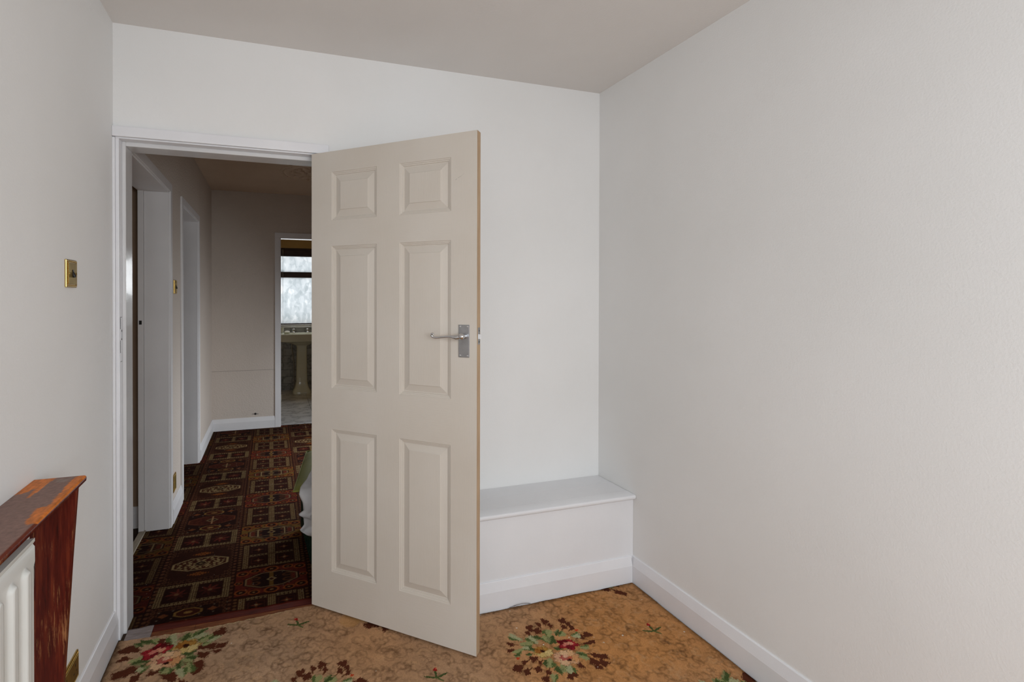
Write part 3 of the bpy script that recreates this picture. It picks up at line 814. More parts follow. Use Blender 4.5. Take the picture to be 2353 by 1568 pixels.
C_MAROON = lin((88, 46, 30)); C_LIGHT = lin((150, 150, 100)); C_LIGHT2 = lin((168, 166, 126)); C_DARKG = lin((72, 84, 46))
C_STEM = lin((104, 66, 40))
def bouquet(colr, gx, gy, cx, cy, Q):
    rnd = random.Random(5)
    # fine stems from the heart to each brown leaf
    for (dx, dy, r) in Q['M']:
        n = 26
        for t in np.linspace(0.82, 1.0, n):
            stamp(colr, gx, gy, cx + dx * t, cy + dy * t, 0.004, leaf(C_STEM, 0.0024, 0, 1, 0, 0))
    for (dx, dy, r) in Q['M']:
        stamp(colr, gx, gy, cx + dx, cy + dy, r * 2.6, leaf(C_MAROON, r * 1.7, math.atan2(dy, dx) + rnd.uniform(-0.7, 0.7), rnd.uniform(0.6, 0.95), rnd.choice((3, 4)), rnd.uniform(0, 6), None, 0.4))
    for (dx, dy, r) in Q['L']:
        stamp(colr, gx, gy, cx + dx, cy + dy, r * 3, leaf(C_LIGHT if rnd.random() < 0.6 else C_LIGHT2, r * 1.75, math.atan2(dy, dx) + rnd.uniform(-0.4, 0.4), rnd.uniform(0.55, 0.85), 3, rnd.uniform(0, 6), None, 0.4, C_DARKG * 1.5))
    for (dx, dy, r) in Q['D']:
        stamp(colr, gx, gy, cx + dx, cy + dy, r * 3, leaf(C_DARKG, r * 1.7, math.atan2(dy, dx) + rnd.uniform(-0.4, 0.4), rnd.uniform(0.5, 0.75), 4, rnd.uniform(0, 6), None, 0.4, C_LIGHT * 0.7))
    for (dx, dy, r) in Q['O']:
        stamp(colr, gx, gy, cx + dx, cy + dy, r * 3, leaf(lin((190, 70, 40)), r * 1.4, 0, 0.8, 3, 0))
    # red bloom
    dx, dy, r = Q['R']; sg = 1 if dx < 0 else -1
    r *= 1.15
    for (a, b, rr, c) in ((0, 0, 0.95, (150, 38, 44)), (0.15 * sg, 0.35, 0.55, (96, 22, 26)), (-0.35, -0.1, 0.42, (160, 44, 50)), (0.4, 0.05, 0.42, (166, 48, 52)), (0.05, 0.05, 0.40, (214, 140, 112)), (-0.22, -0.02, 0.28, (206, 120, 104)), (0.3, 0.12, 0.25, (216, 150, 120)), (0, -0.4, 0.35, (120, 30, 36))):
        stamp(colr, gx, gy, cx + dx + a * r, cy + dy + b * r * 0.8, rr * r * 1.3, leaf(lin(c) * 0.42, rr * r * 1.09, 0.3 * sg, 0.72, 5, a * 7))
        stamp(colr, gx, gy, cx + dx + a * r, cy + dy + b * r * 0.8, rr * r * 1.3, leaf(lin(c), rr * r, 0.3 * sg, 0.72, 5, a * 7))
    # yellow bloom
    dx, dy, r = Q['Y']; r *= 1.2
    for (a, b, rr, c) in ((0, 0, 1.0, (196, 160, 92)), (0.35, -0.25, 0.6, (214, 186, 124)), (-0.3, -0.35, 0.5, (206, 176, 110)), (-0.1, 0.35, 0.55, (170, 116, 52)), (-0.45, 0.15, 0.4, (158, 100, 44)), (0.4, 0.3, 0.35, (176, 128, 62)), (0.0, 0.1, 0.26, (60, 30, 18))):
        stamp(colr, gx, gy, cx + dx + a * r, cy + dy + b * r, rr * r * 1.3, leaf(lin(c) * 0.42, rr * r * 1.09, a, 0.85, 6, b * 5))
        stamp(colr, gx, gy, cx + dx + a * r, cy + dy + b * r, rr * r * 1.3, leaf(lin(c), rr * r, a, 0.85, 6, b * 5))
    # peach bloom
    dx, dy, r = Q['P']; r *= 1.15
    for (a, b, rr, c) in ((0, 0, 1.0, (206, 158, 118)), (-0.5, 0.25, 0.45, (214, 164, 128)), (0.45, 0.3, 0.42, (218, 170, 124)), (0.55, -0.2, 0.4, (208, 150, 100)), (-0.45, -0.35, 0.42, (220, 178, 138)), (0.0, 0.5, 0.38, (224, 182, 140)), (-0.15, 0.05, 0.40, (178, 92, 80)), (-0.02, 0.18, 0.24, (222, 172, 140)), (0.2, -0.05, 0.2, (184, 96, 70)), (0.05, -0.25, 0.17, (58, 22, 18))):
        stamp(colr, gx, gy, cx + dx + a * r, cy + dy + b * r, rr * r * 1.3, leaf(lin(c) * 0.42, rr * r * 1.09, a * 2, 0.8, 6, b * 5))
        stamp(colr, gx, gy, cx + dx + a * r, cy + dy + b * r, rr * r * 1.3, leaf(lin(c), rr * r, a * 2, 0.8, 6, b * 5))

def sprig(colr, gx, gy, cx, cy, sg=1):
    for t in np.linspace(0, 1, 14):
        stamp(colr, gx, gy, cx + 0.004 * t * sg, cy + 0.028 * t, 0.006, leaf(C_DARKG, 0.0042, 0, 1, 0, 0))
    stamp(colr, gx, gy, cx - 0.022, cy + 0.004, 0.05, leaf(C_DARKG, 0.024, 2.7, 0.28, 2, 0))
    stamp(colr, gx, gy, cx + 0.022, cy + 0.002, 0.05, leaf(C_DARKG, 0.024, 0.3, 0.28, 2, 0))
    stamp(colr, gx, gy, cx + 0.008, cy - 0.014, 0.05, leaf(lin((84, 96, 52)), 0.018, -0.9, 0.3, 2, 0))
    stamp(colr, gx, gy, cx + 0.006 * sg, cy + 0.036, 0.03, leaf(lin((150, 36, 34)), 0.0105, 1.2, 0.85, 3, 0))
    stamp(colr, gx, gy, cx + 0.011 * sg, cy + 0.041, 0.02, leaf(lin((200, 90, 66)), 0.005, 1.2, 0.85, 3, 0))

gx = np.arange(XL + 0.0165, XR - 0.0155, 0.0030)
gy = np.concatenate([np.arange(NEAR_Y, -1.45, 0.05), np.arange(-1.45, -0.010, 0.0030)])
Xc, Yc = np.meshgrid(gx, gy)
def vnoise(X, Y, f, seed):
    r = np.random.RandomState(seed); g_ = r.rand(64, 64)
    x = (X * f) % 64; y = (Y * f) % 64
    i = x.astype(int) % 64; j = y.astype(int) % 64
    u = x - np.floor(x); v = y - np.floor(y)
    u = u * u * (3 - 2 * u); v = v * v * (3 - 2 * v)
    i2, j2 = (i + 1) % 64, (j + 1) % 64
    return (g_[i, j] * (1 - u) + g_[i2, j] * u) * (1 - v) + (g_[i, j2] * (1 - u) + g_[i2, j2] * u) * v
n1 = vnoise(Xc, Yc, 3.0, 1); n2 = vnoise(Xc, Yc, 14.0, 2); n3 = vnoise(Xc, Yc, 60.0, 3)
cA, cB = lin((172, 139, 110)), lin((184, 129, 78))
light_cast = np.clip((Xc + 1.75) / 1.3, 0, 1) * 0.8 + (n1 - 0.5) * 0.6  # grey-to-golden cast of the light painted into the carpet colour
light_cast = np.clip(light_cast, 0, 1)[..., None]
colr = cA * (1 - light_cast) + cB * light_cast
colr = colr * (0.80 + 0.22 * n2 + 0.22 * n3 + 0.16 * RNG.rand(*Xc.shape))[..., None]
c_sw, c_hi = lin((84, 56, 36)), lin((205, 162, 118))
for _ in range(5200):
    px, py = random.uniform(XL, XR), random.uniform(-1.45, -0.02)
    R_ = random.uniform(0.010, 0.030)
    hi = random.random() < 0.25
    stamp(colr, gx, gy, px, py, R_ * 1.2, arc(c_hi if hi else c_sw, R_, random.uniform(0, 6.28), random.uniform(2.0, 4.8), random.uniform(0.0028, 0.0052), random.uniform(0.6, 1.0), random.uniform(0, 3.1), 0.24 if hi else 0.30))
pad = np.pad(colr, ((1, 1), (1, 1), (0, 0)), mode='edge')
colr = 0.52 * colr + 0.12 * (pad[2:, 1:-1] + pad[:-2, 1:-1] + pad[1:-1, 2:] + pad[1:-1, :-2])
colr = colr * (0.92 + 0.16 * RNG.rand(*Xc.shape))[..., None]
for i in range(-2, 4):
    for j in range(3):
        ax, ay = -2.02 + 0.914 * i, -0.158 - 0.85 * j
        if XL - 0.2 < ax < 0.2: bouquet(colr, gx, gy, ax, ay, AQ)
        bx_, by_ = -0.62 + 0.914 * i, -0.58 - 0.03 * i - 0.85 * j
        if XL - 0.2 < bx_ < 0.2: bouquet(colr, gx, gy, bx_, by_, BQ)
for (sx, sy) in ((-1.558, -0.13), (-0.644, -0.13), (-2.014, -0.58), (-1.10, -0.585), (-0.176, -0.615), (-1.558, -0.98), (-0.644, -0.98)):
    sprig(colr, gx, gy, sx, sy, -1 if sx < -1.3 else 1)
# stains and pale crumbs trodden into the pile
for (sx, sy, r, c, k) in ((-1.35, -0.17, 0.045, (190, 140, 84), 0.55), (-1.30, -0.165, 0.035, (196, 148, 92), 0.55), (-1.22, -0.21, 0.03, (180, 120, 66), 0.4)):
    def fn(sub, U, V, r=r, c=c, k=k):
        m = np.hypot(U, V) < r * (0.8 + 0.3 * RNG.rand(*U.shape)); sub[m] = sub[m] * (1 - k) + lin(c) * k
    stamp(colr, gx, gy, sx, sy, r * 1.2, fn)
for _ in range(46):
    stamp(colr, gx, gy, random.uniform(XL, 0), random.uniform(-1.0, -0.04), 0.004, leaf(lin((225, 215, 200)), random.uniform(0.0012, 0.0036), 0, 1, 0, 0))
# shade of the gap along the skirting painted into the pile, and a frayed pale selvedge in the doorway
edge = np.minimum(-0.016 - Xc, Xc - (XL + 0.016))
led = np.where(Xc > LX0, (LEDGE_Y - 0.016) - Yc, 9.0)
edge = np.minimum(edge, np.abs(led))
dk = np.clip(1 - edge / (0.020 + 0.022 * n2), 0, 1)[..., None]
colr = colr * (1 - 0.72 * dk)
cedge = np.interp(Xc, [-2.26, -2.2, -2.135, -2.04, -1.877, -1.706, -1.525, -1.46, 0], [-0.022, -0.028, -0.032, -0.038, -0.038, -0.027, -0.013, -0.012, -0.012]) + 0.0015 * np.sin(Xc * 160)
fray = (Yc > cedge - 0.006) & (Xc > -2.08) & (Xc < -1.6)
colr[fray & (RNG.rand(*Xc.shape) > 0.35)] = lin((196, 172, 128))
Zc = 0.0012 * (RNG.rand(*Xc.shape) - 0.5) + 0.0035 * (n2 - 0.5)
Zc = np.where(edge < 0.006, Zc - 0.004, Zc)
drop_c = (Yc > cedge) | ((Xc > LX0 + 0.004) & (Yc > LEDGE_Y - 0.014))
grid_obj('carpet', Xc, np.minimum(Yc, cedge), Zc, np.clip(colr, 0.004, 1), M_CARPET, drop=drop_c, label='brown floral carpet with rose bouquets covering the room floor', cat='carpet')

# ------------------------------------------------------------------ persian panel carpet of the hall
hx_ = np.concatenate([np.arange(-2.3985, -0.95, 0.0027), np.arange(-0.95, HR, 0.03)])
hy_ = np.concatenate([np.arange(0.034, 1.2, 0.0028), np.arange(1.2, 3.335, 0.006)])
X, Y = np.meshgrid(hx_, hy_)
X0, Y0 = X, Y
c = np.floor((X + 2.18) / 0.3445).astype(int)
u = X + 2.18 - c * 0.3445 - 0.17225
A_ = (c % 2 == 0)
ku = np.abs(u)
col = np.zeros(X.shape + (3,)); col[:] = lin((44, 20, 14))
CREAM, GOLD, RUST, NAVY, DARK, REDP, BROWN = [lin(t) for t in ((176, 150, 104), (122, 90, 40), (104, 50, 32), (20, 16, 18), (26, 11, 9), (106, 40, 31), (50, 26, 17))]
def put(m, cc): col[m] = cc
def dots(a, b, p, r): return (((a / p) % 1 - 0.5) ** 2 + ((b / p) % 1 - 0.5) ** 2) < r
def rings(a, b, p):
    d = np.sqrt(((a / p) % 1 - 0.5) ** 2 + ((b / p) % 1 - 0.5) ** 2); return (d > 0.2) & (d < 0.42)
# columns of type A : tall medallion panels and one-row ladders
k = np.round((Y - 0.524) / 0.5325).astype(int); v = Y - 0.524 - 0.5325 * k; kv = np.abs(v); ev = (k % 2 == 0)
pan = A_ & (kv < 0.172) & (ku < 0.158)
put(pan & ev, BROWN); put(pan & ~ev, lin((22, 14, 14)))
put(pan & (ku > 0.148) & (ku < 0.152), lin((96, 66, 44)))
bd = pan & ((kv > 0.145) | (ku > 0.122)) & ~((kv < 0.10) & (ku < 0.14))
put(bd, lin((40, 18, 14)))
put(bd & rings(u, v, 0.026), lin((96, 62, 40)))
o = np.maximum(np.maximum(ku / 0.133, kv / 0.062), (ku / 0.133 + kv / 0.062) / 1.42)
med = A_ & (o < 1)
put(med & ev, lin((70, 34, 20))); put(med & ~ev, lin((78, 36, 24)))
put(med & (o > 0.91) & ev, CREAM); put(med & (o > 0.93) & ~ev, lin((112, 62, 40)))
fl = np.sin(u * 190 + 1.7 * np.sin(v * 120)) * np.cos(v * 175 + 1.3 * np.sin(u * 90))
put(med & (o < 0.84) & (fl > 0.12) & ev, CREAM); put(med & (o < 0.84) & (fl > 0.3) & ~ev, lin((52, 20, 16)))
dm = ku / 0.036 + kv / 0.030
put(med & (dm < 1.0), lin((34, 16, 12))); put(med & (dm < 1.0) & (dm > 0.78), CREAM * 0.6)
put(med & (dm < 0.35), CREAM * 0.5)
put(med & ~ev & (ku < 0.004) & (kv < 0.055), lin((170, 130, 90)))
st = ku / 0.052 + np.abs(kv - 0.102) / 0.020 + 0.25 * np.sin(ku * 500)
put(pan & (st < 0.9) & ev, lin((150, 84, 34))); put(pan & (st < 0.25) & ev, lin((60, 26, 16)))
o2 = np.maximum(np.maximum(ku / 0.058, np.abs(kv - 0.108) / 0.030), (ku / 0.058 + np.abs(kv - 0.108) / 0.030) / 1.4)
put(pan & (o2 < 1) & ~ev, lin((150, 112, 58))); put(pan & (o2 < 0.82) & ~ev, lin((70, 30, 20))); put(pan & (o2 < 0.3) & ~ev, lin((160, 120, 66)))
kt = np.abs(ku - 0.098) / 0.022 + np.abs(kv - 0.108) / 0.016
put(pan & ~ev & (kt < 1), lin((128, 74, 42)))
put(pan & ~ev & dots(u - 0.02, v, 0.055, 0.006) & (kv > 0.07) & (o2 > 1.1), lin((120, 108, 90)))
lv = kv - 0.26625; al = np.abs(lv)
lad = A_ & (al < 0.086) & (ku < 0.157)
put(lad, lin((34, 14, 11)))
band = lad & ((ku > 0.127) | (al > 0.064) | (ku < 0.015))
put(band, lin((58, 34, 18)))
put(band & ((ku > 0.127) | (ku < 0.015)) & dots(u, v, 0.0105, 0.13), CREAM * 0.95)
put(band & (al > 0.064) & (ku < 0.127) & rings(u, lv + 0.075 * 0, 0.0175), CREAM * 0.9)
su = ku - 0.071; th2 = np.arctan2(lv, su); rs = np.hypot(su, lv)
star = lad & ~band & (rs < 0.036 + 0.010 * np.cos(8 * th2))
put(star & (k % 2 == 0), lin((112, 46, 36))); put(star & (k % 2 != 0), lin((70, 30, 24)))
put(star & (np.sin(8 * th2) * rs > 0.013), lin((48, 20, 16))); put(star & (rs < 0.010), lin((130, 90, 60)))
# columns of type B : bright panels and two-row ladders
B_ = ~A_
k = np.round((Y - 0.266) / 0.5175).astype(int); v = Y - 0.266 - 0.5175 * k; kv = np.abs(v); ev = (k % 2 == 0)
pan = B_ & (kv < 0.118) & (ku < 0.170)
put(pan & ev, REDP); put(pan & ~ev, GOLD)
jag = np.sin(u * 130) * np.sin(v * 150)
put(pan & (jag > 0.55) & (kv > 0.05), lin((70, 26, 18)))
put(pan & ((kv > 0.113) | (ku > 0.165)), DARK)
for (fu, fv, r) in ((0.0, 0.094, 0.026), (0.078, 0.096, 0.020), (0.135, 0.082, 0.022), (0.148, 0.0, 0.016)):
    e = np.hypot((ku - fu) / 1.35, kv - fv)
    put(pan & (e < r), lin((160, 84, 40))); put(pan & (e < r * 0.72), lin((40, 14, 12))); put(pan & (e < r * 0.25), lin((150, 110, 70)))
o = np.maximum(np.maximum(ku / 0.130, kv / 0.070), (ku / 0.130 + kv / 0.070) / 1.40)
med = B_ & (o < 1)
put(med, NAVY); put(med & (o > 0.87) & (o < 0.94), lin((150, 120, 84)))
put(med & (ku < 0.009) & (o < 0.87), GOLD)
lf = np.hypot((ku - 0.075) / 1.6, kv - 0.022)
put(med & (o < 0.85) & (lf < 0.016), lin((96, 58, 34))); put(med & (o < 0.85) & (lf < 0.009), lin((36, 26, 24)))
rr_ = np.abs(ku - 0.105) / 0.018 + kv / 0.036
put(med & (o < 0.86) & (rr_ < 1), lin((110, 46, 32)))
dm = ku / 0.024 + kv / 0.020
put(med & (dm < 1), CREAM * 0.8); put(med & (dm < 0.6), lin((60, 26, 18)))
inn = np.maximum(ku / 0.075, kv / 0.042); put(med & ~ev & (inn > 0.93) & (inn < 1.03), CREAM)
lv = kv - 0.25875; al = np.abs(lv)
lad = B_ & (al < 0.126) & (ku < 0.142)
put(lad, lin((44, 20, 14)))
vb = lad & ((ku > 0.113) | (ku < 0.0165)); hb = lad & ((al > 0.105) | (al < 0.010)) & ~vb
put(vb, lin((74, 46, 22))); put(vb & dots(u, v, 0.0095, 0.12), CREAM * 0.85)
put(hb & rings(u, lv, 0.0185), CREAM * 0.75)
su = ku - 0.065; sv = al - 0.058
sq = lad & (np.abs(su) < 0.042) & (np.abs(sv) < 0.036); put(sq, lin((30, 12, 10)))
fl = (np.abs(su) / 0.028 + np.abs(sv) / 0.010 < 1) | (np.abs(su) / 0.009 + np.abs(sv) / 0.024 < 1)
put(sq & fl, lin((110, 58, 36))); put(sq & (np.hypot(su, sv) < 0.006), CREAM * 0.8)
put(sq & (np.abs(np.maximum(np.abs(su) / 0.036, np.abs(sv) / 0.030) - 0.95) < 0.06), lin((70, 36, 24)))
gap = (ku > 0.158) & A_
put(gap, lin((30, 13, 11))); put(gap & dots(u, Y, 0.03, 0.10), lin((104, 66, 44)))
g2 = B_ & (ku > 0.144) & (kv > 0.118); put(g2, lin((38, 17, 13))); put(g2 & dots(u, Y, 0.024, 0.11), lin((112, 78, 48)))
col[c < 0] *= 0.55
pad = np.pad(col, ((1, 1), (1, 1), (0, 0)), mode='edge')
col = 0.60 * col + 0.10 * (pad[2:, 1:-1] + pad[:-2, 1:-1] + pad[1:-1, 2:] + pad[1:-1, :-2])
col = 0.78 * col + 0.22 * lin((84, 40, 22))
h1 = vnoise(X, Y, 2.2, 9)
worn = (0.82 + 0.4 * h1)[..., None]
col = col * worn * (0.80 + 0.4 * RNG.rand(*X.shape))[..., None]
col = col * (0.9 + 0.25 * vnoise(X, Y, 40, 10))[..., None]
bits = RNG.rand(*X.shape) > 0.9992
col[bits] = lin((190, 180, 165))
yedge = 0.046 + 0.003 * np.sin(X * 23) + 0.0015 * np.sin(X * 90)
Yw = np.maximum(Y, yedge)
Zw = 0.0012 * (RNG.rand(*X.shape) - 0.5)
keep_side = (X < -2.37)
grid_obj('carpet', X, Yw, Zw, np.clip(col * 0.66, 0.003, 1), M_RUG, drop=(Y < yedge), label='dark red persian-patterned carpet running through the hall', cat='carpet')

# ------------------------------------------------------------------ frames of the hall doorways
def side_frame(name, y0, y1, label):
    t = empty(name, (HX, (y0 + y1) / 2, 0), kind='structure', label=label, cat='door frame')
    oy = -(y0 + y1) / 2
    def L(nm, x0, x1, a, b, z0_, z1_, m=M_HALLTRIM, **k):
        return obj(nm, box(x0 - HX, x1 - HX, a + oy, b + oy, z0_, z1_, bev=0.0015), m, t, **k)
    L('jamb', -2.395, HX + 0.002, y0, y0 + 0.012, -0.006, 1.99)
    L('jamb', -2.365, HX + 0.002, y1 - 0.012, y1, -0.006, 1.99)
    L('jamb', -2.395, -2.3655, y1 - 0.024, y1, -0.006, 1.99, label='rebated edge of the jamb')
    L('head', -2.395, HX + 0.002, y0, y1, 1.978, 1.99)
    if y0 > 0.5: L('architrave', HX, HX + 0.012, y0 - 0.045, y0 + 0.004, -0.006, 1.985)
    L('architrave', HX, HX + 0.012, y1 - 0.004, y1 + 0.046, -0.006, 1.985)
    L('head_architrave', HX, HX + 0.012, max(y0 - 0.045, 0.14), y1 + 0.046, 1.985, 2.034)
    return t, oy
ta, oy = side_frame('trim_2', 0.14, 1.02, 'white frame of the nearest cupboard doorway on the left of the hall')
obj('keeper', box(-2.388 - HX, -2.374 - HX, 0.9945 + oy, 0.9962 + oy, 1.205, 1.228), M_BLACK, ta, label='small black latch keeper')
side_frame('trim_3', 1.46, 2.26, 'white frame of the farther dark doorway on the left of the hall')
obj('carpet_bar', box(-2.392, -2.357, 0.153, 1.008, 0.0008, 0.0085, bev=0.002), M_BAR, label='pale carpet bar across the cupboard doorway floor', cat='carpet bar')
# bathroom doorway frame
tb3 = empty('trim_4', (-1.19, HB, 0), kind='structure', label='white frame of the bathroom doorway at the end of the hall', cat='door frame')
def L(nm, x0, x1, a, b, z0_, z1_, **k): return obj(nm, box(x0 + 1.19, x1 + 1.19, a - HB, b - HB, z0_, z1_, bev=0.0015), M_HALLTRIM, tb3, **k)
L('jamb', -1.577, -1.566, HB - 0.002, HB + 0.10, -0.006, 1.995); L('jamb', -0.81, -0.80, HB - 0.002, HB + 0.10, -0.006, 1.995)
L('head', -1.577, -0.80, HB - 0.002, HB + 0.10, 1.984, 1.995)
L('architrave', -1.626, -1.572, HB - 0.014, HB, -0.006, 1.99); L('architrave', -0.805, -0.755, HB - 0.014, HB, -0.006, 1.99)
L('head_architrave', -1.626, -0.755, HB - 0.014, HB, 1.99, 2.042)
# wallpaper seam and cable stub on the end wall
obj('trim_5', box(HX + 0.001, -1.627, HB - 0.0035, HB, 0.6045, 0.6085), paint('seam_grey', (0.36, 0.31, 0.27), (0.42, 0.36, 0.31), 30, 0.8, 60, 0), kind='structure', label='thin horizontal wallpaper seam on the end wall of the hall', cat='seam')
bm = bmesh.new(); lathe(bm, [(0.011, HB - 0.001), (0.010, HB - 0.004), (0.006, HB - 0.006)], (-1.82, 0, 0.152), 14, 'Y')
tube(bm, [(-1.85, HB - 0.003, 0.153), (-1.82, HB - 0.005, 0.152), (-1.79, HB - 0.003, 0.1515)], 0.0022, 6)
obj('cable_stub', bm, M_BLACK, smooth=40, label='black cable stub poking from the end wall above the hall skirting', cat='cable')

# ------------------------------------------------------------------ ceiling rose
rose = empty('ceiling_rose', (-1.25, 2.25, H), label='round moulded plaster rose on the hall ceiling', cat='ceiling rose')
bm = bmesh.new()
lathe(bm, [(0.34, 0.0), (0.34, -0.006), (0.325, -0.012), (0.310, -0.007), (0.30, -0.014), (0.285, -0.020), (0.262, -0.012), (0.255, -0.010), (0.10, -0.012), (0.085, -0.022), (0.06, -0.03), (0.02, -0.034)], (0, 0, 0), 64)
obj('disc', bm, M_HALLCEIL, rose, smooth=50)
bm = bmesh.new()
for i in range(14):
    a = 2 * math.pi * i / 14
    for (rr, ln, wd, off) in ((0.205, 0.05, 0.026, 0), (0.15, 0.035, 0.018, math.pi / 14), (0.235, 0.018, 0.018, math.pi / 14)):
        m4 = Matrix.Rotation(a + off, 4, 'Z') @ Matrix.Translation((rr, 0, -0.013)) @ Matrix.Diagonal((ln, wd, 0.012, 1))
        bmesh.ops.create_icosphere(bm, subdivisions=2, radius=1, matrix=m4)
obj('leaf_relief', bm, M_HALLCEIL, rose, smooth=60)
bm = bmesh.new()
for i in range(48):
    a = 2 * math.pi * i / 48
    bmesh.ops.create_icosphere(bm, subdivisions=1, radius=0.007, matrix=Matrix.Translation((0.318 * math.cos(a), 0.318 * math.sin(a), -0.010)))
obj('bead_ring', bm, M_HALLCEIL, rose, smooth=60, kind='stuff')

# ------------------------------------------------------------------ pile in the hall behind the door
cr = empty('storage_box', (-1.26, 0.56, 0.0), 0.05, 'dark green plastic box on the hall carpet behind the door', 'box')
obj('body', box(-0.225, 0.225, -0.225, 0.225, 0.002, 0.325, bev=0.012, seg=3), M_DKGREEN, cr, smooth=40)
bm = bmesh.new()
for i in range(9):
    x = -0.20 + 0.05 * i
    bx(bm, x - 0.006, x + 0.006, -0.2285, -0.224, 0.02, 0.30); bx(bm, -0.2285, -0.224, x - 0.006, x + 0.006, 0.02, 0.30)
obj('rib', bm, M_DKGREEN, cr, kind='stuff')
obj('lid', box(-0.232, 0.232, -0.232, 0.232, 0.325, 0.342, bev=0.006, seg=2), M_DKGREEN, cr, smooth=40)
ol = empty('cushion', (-1.25, 0.66, 0.343), -0.16, 'olive green flat cushion lying on the dark green box', 'cushion')
bm = bmesh.new()
N = 20
vt = {}
for s_ in (0, 1):
    for i in range(N + 1):
        for j in range(N + 1):
            a, b = i / N * 2 - 1, j / N * 2 - 1
            e = (1 - abs(a) ** 5) * (1 - abs(b) ** 5)
            zz = 0.032 + (0.026 if s_ else -0.031) * max(e, 0) ** 0.5
            vt[(s_, i, j)] = bm.verts.new((a * 0.255, b * 0.34, zz))
for s_ in (0, 1):
    for i in range(N):
        for j in range(N):
            bm.faces.new((vt[(s_, i, j)], vt[(s_, i + 1, j)], vt[(s_, i + 1, j + 1)], vt[(s_, i, j + 1)]))
bmesh.ops.remove_doubles(bm, verts=bm.verts[:], dist=1e-4)
obj('cover', bm, M_OLIVE, ol, smooth=60)
bm = bmesh.new()
tube(bm, [(-0.255, -0.34, 0.032), (0.255, -0.34, 0.032), (0.255, 0.34, 0.032), (-0.255, 0.34, 0.032), (-0.255, -0.34, 0.032)], 0.005, 8)
obj('piping', bm, M_OLIVE, ol, smooth=60)
# crumpled white cloth draped over the front of the pile
def cloth():
    nu, nv = 60, 70
    us = np.linspace(0, 1, nu); vs = np.linspace(0, 1, nv)
    verts = []
    for vv_ in vs:
        for uu_ in us:
            xl = float(np.interp(vv_, [0, .3, .48, .55, .62, .72, .76, .80, .90, .96, 1], [-1.415, -1.462, -1.524, -1.532, -1.516, -1.511, -1.538, -1.512, -1.509, -1.529, -1.515]))
            x = xl + (-1.07 - xl) * uu_
            s_ = vv_ * 0.62
            if s_ < 0.30: y, z = 0.68 - s_ * 1.25, 0.448 - 0.043 * (s_ / 0.30) ** 2
            elif s_ < 0.36:
                t = (s_ - 0.30) / 0.06 * math.pi / 2
                y, z = 0.305 - 0.034 * math.sin(t), 0.405 - 0.034 * (1 - math.cos(t))
            else: y, z = 0.271 - 0.01 * math.sin((s_ - 0.36) * 12), 0.371 - (s_ - 0.36) * 0.70
            f = math.sin(uu_ * 21 + 3 * math.sin(vv_ * 5)) * 0.010 + math.sin(uu_ * 9 + vv_ * 11) * 0.013 + math.sin(uu_ * 37 - vv_ * 17) * 0.004 + math.sin(uu_ * 71 + vv_ * 23 + 2 * math.sin(vv_ * 19)) * 0.0025
            hang = min(1, max(0, (s_ - 0.22) / 0.12))
            y -= f * hang + 0.010 * hang
            z += f * (1 - hang) + 0.012 * (1 - hang)
            # the left border sags outward in bunches
            lf = max(0, 1 - uu_ / 0.2)
            y += lf * lf * 0.02 * hang
            if s_ > 0.36: z -= 0.02 * math.sin(uu_ * 16) * (s_ - 0.36) / 0.26
            verts.append((x, y, z))
    fs = [(j * nu + i, j * nu + i + 1, (j + 1) * nu + i + 1, (j + 1) * nu + i) for j in range(nv - 1) for i in range(nu - 1)]
    me = bpy.data.meshes.new('cloth'); me.from_pydata(verts, [], fs); me.update()
    o = finish('cloth', me, M_CLOTH, smooth=180, label='crumpled white cloth draped over the green box in the hall', cat='cloth')
    md = o.modifiers.new('thick', 'SOLIDIFY'); md.thickness = 0.006; md.offset = 0
    return o
cloth()

# ------------------------------------------------------------------ bathroom
# floor tiles
bf = obj('floor_bathroom', box(-2.02, -0.40, HB + 0.055, BY, -0.0098, -0.004), M_SUB, kind='structure')
tm = {}
def tile_obj(name, x0, x1, y0, y1, z0_, z1_, mat, parent, bev=0.0012):
    key = (round(x1 - x0, 4), round(y1 - y0, 4), round(z1_ - z0_, 4), mat.name)
    if key not in tm:
        bm = box(0, x1 - x0, 0, y1 - y0, 0, z1_ - z0_, bev=bev)
        me = bpy.data.meshes.new(name); bm.to_mesh(me); bm.free(); me.materials.append(mat); tm[key] = me
    o = bpy.data.objects.new(name, tm[key]); COL.objects.link(o); o.parent = parent; o.location = (x0, y0, z0_)
    return o
jy = [3.335, 3.80, 4.113, 4.46, 4.808, 5.15, BY]
for j in range(6):
    for i in range(4):
        x0_ = -2.0 + 0.4 * i
        tile_obj('floor_tile', x0_, x0_ + 0.397, jy[j] + 0.0015, jy[j + 1] - 0.0015, -0.004, 0.004, M_FTILE, bf)
# wall tiles, brick bond
for r in range(9):
    z0_ = 0.003 + 0.1015 * r
    off = 0.1035 if r % 2 else 0.0
    for i in range(8):
        x0_ = -2.015 + off + 0.207 * i
        if x0_ + 0.204 > -0.41: continue
        tile_obj('wall_tile', x0_, x0_ + 0.2035, BY - 0.010, BY - 0.001, z0_, z0_ + 0.098, M_TILE, bath_wall)
obj('grout', box(-2.02, -0.40, BY - 0.004, BY - 0.0005, 0.0, 0.92), M_BLACK, bath_wall)
obj('tile_ledge', box(-2.02, -0.40, BY - 0.018, BY - 0.0005, 0.918, 0.945, bev=0.004, seg=2), M_SILLTILE, bath_wall, label='white ledge capping the wall tiles')
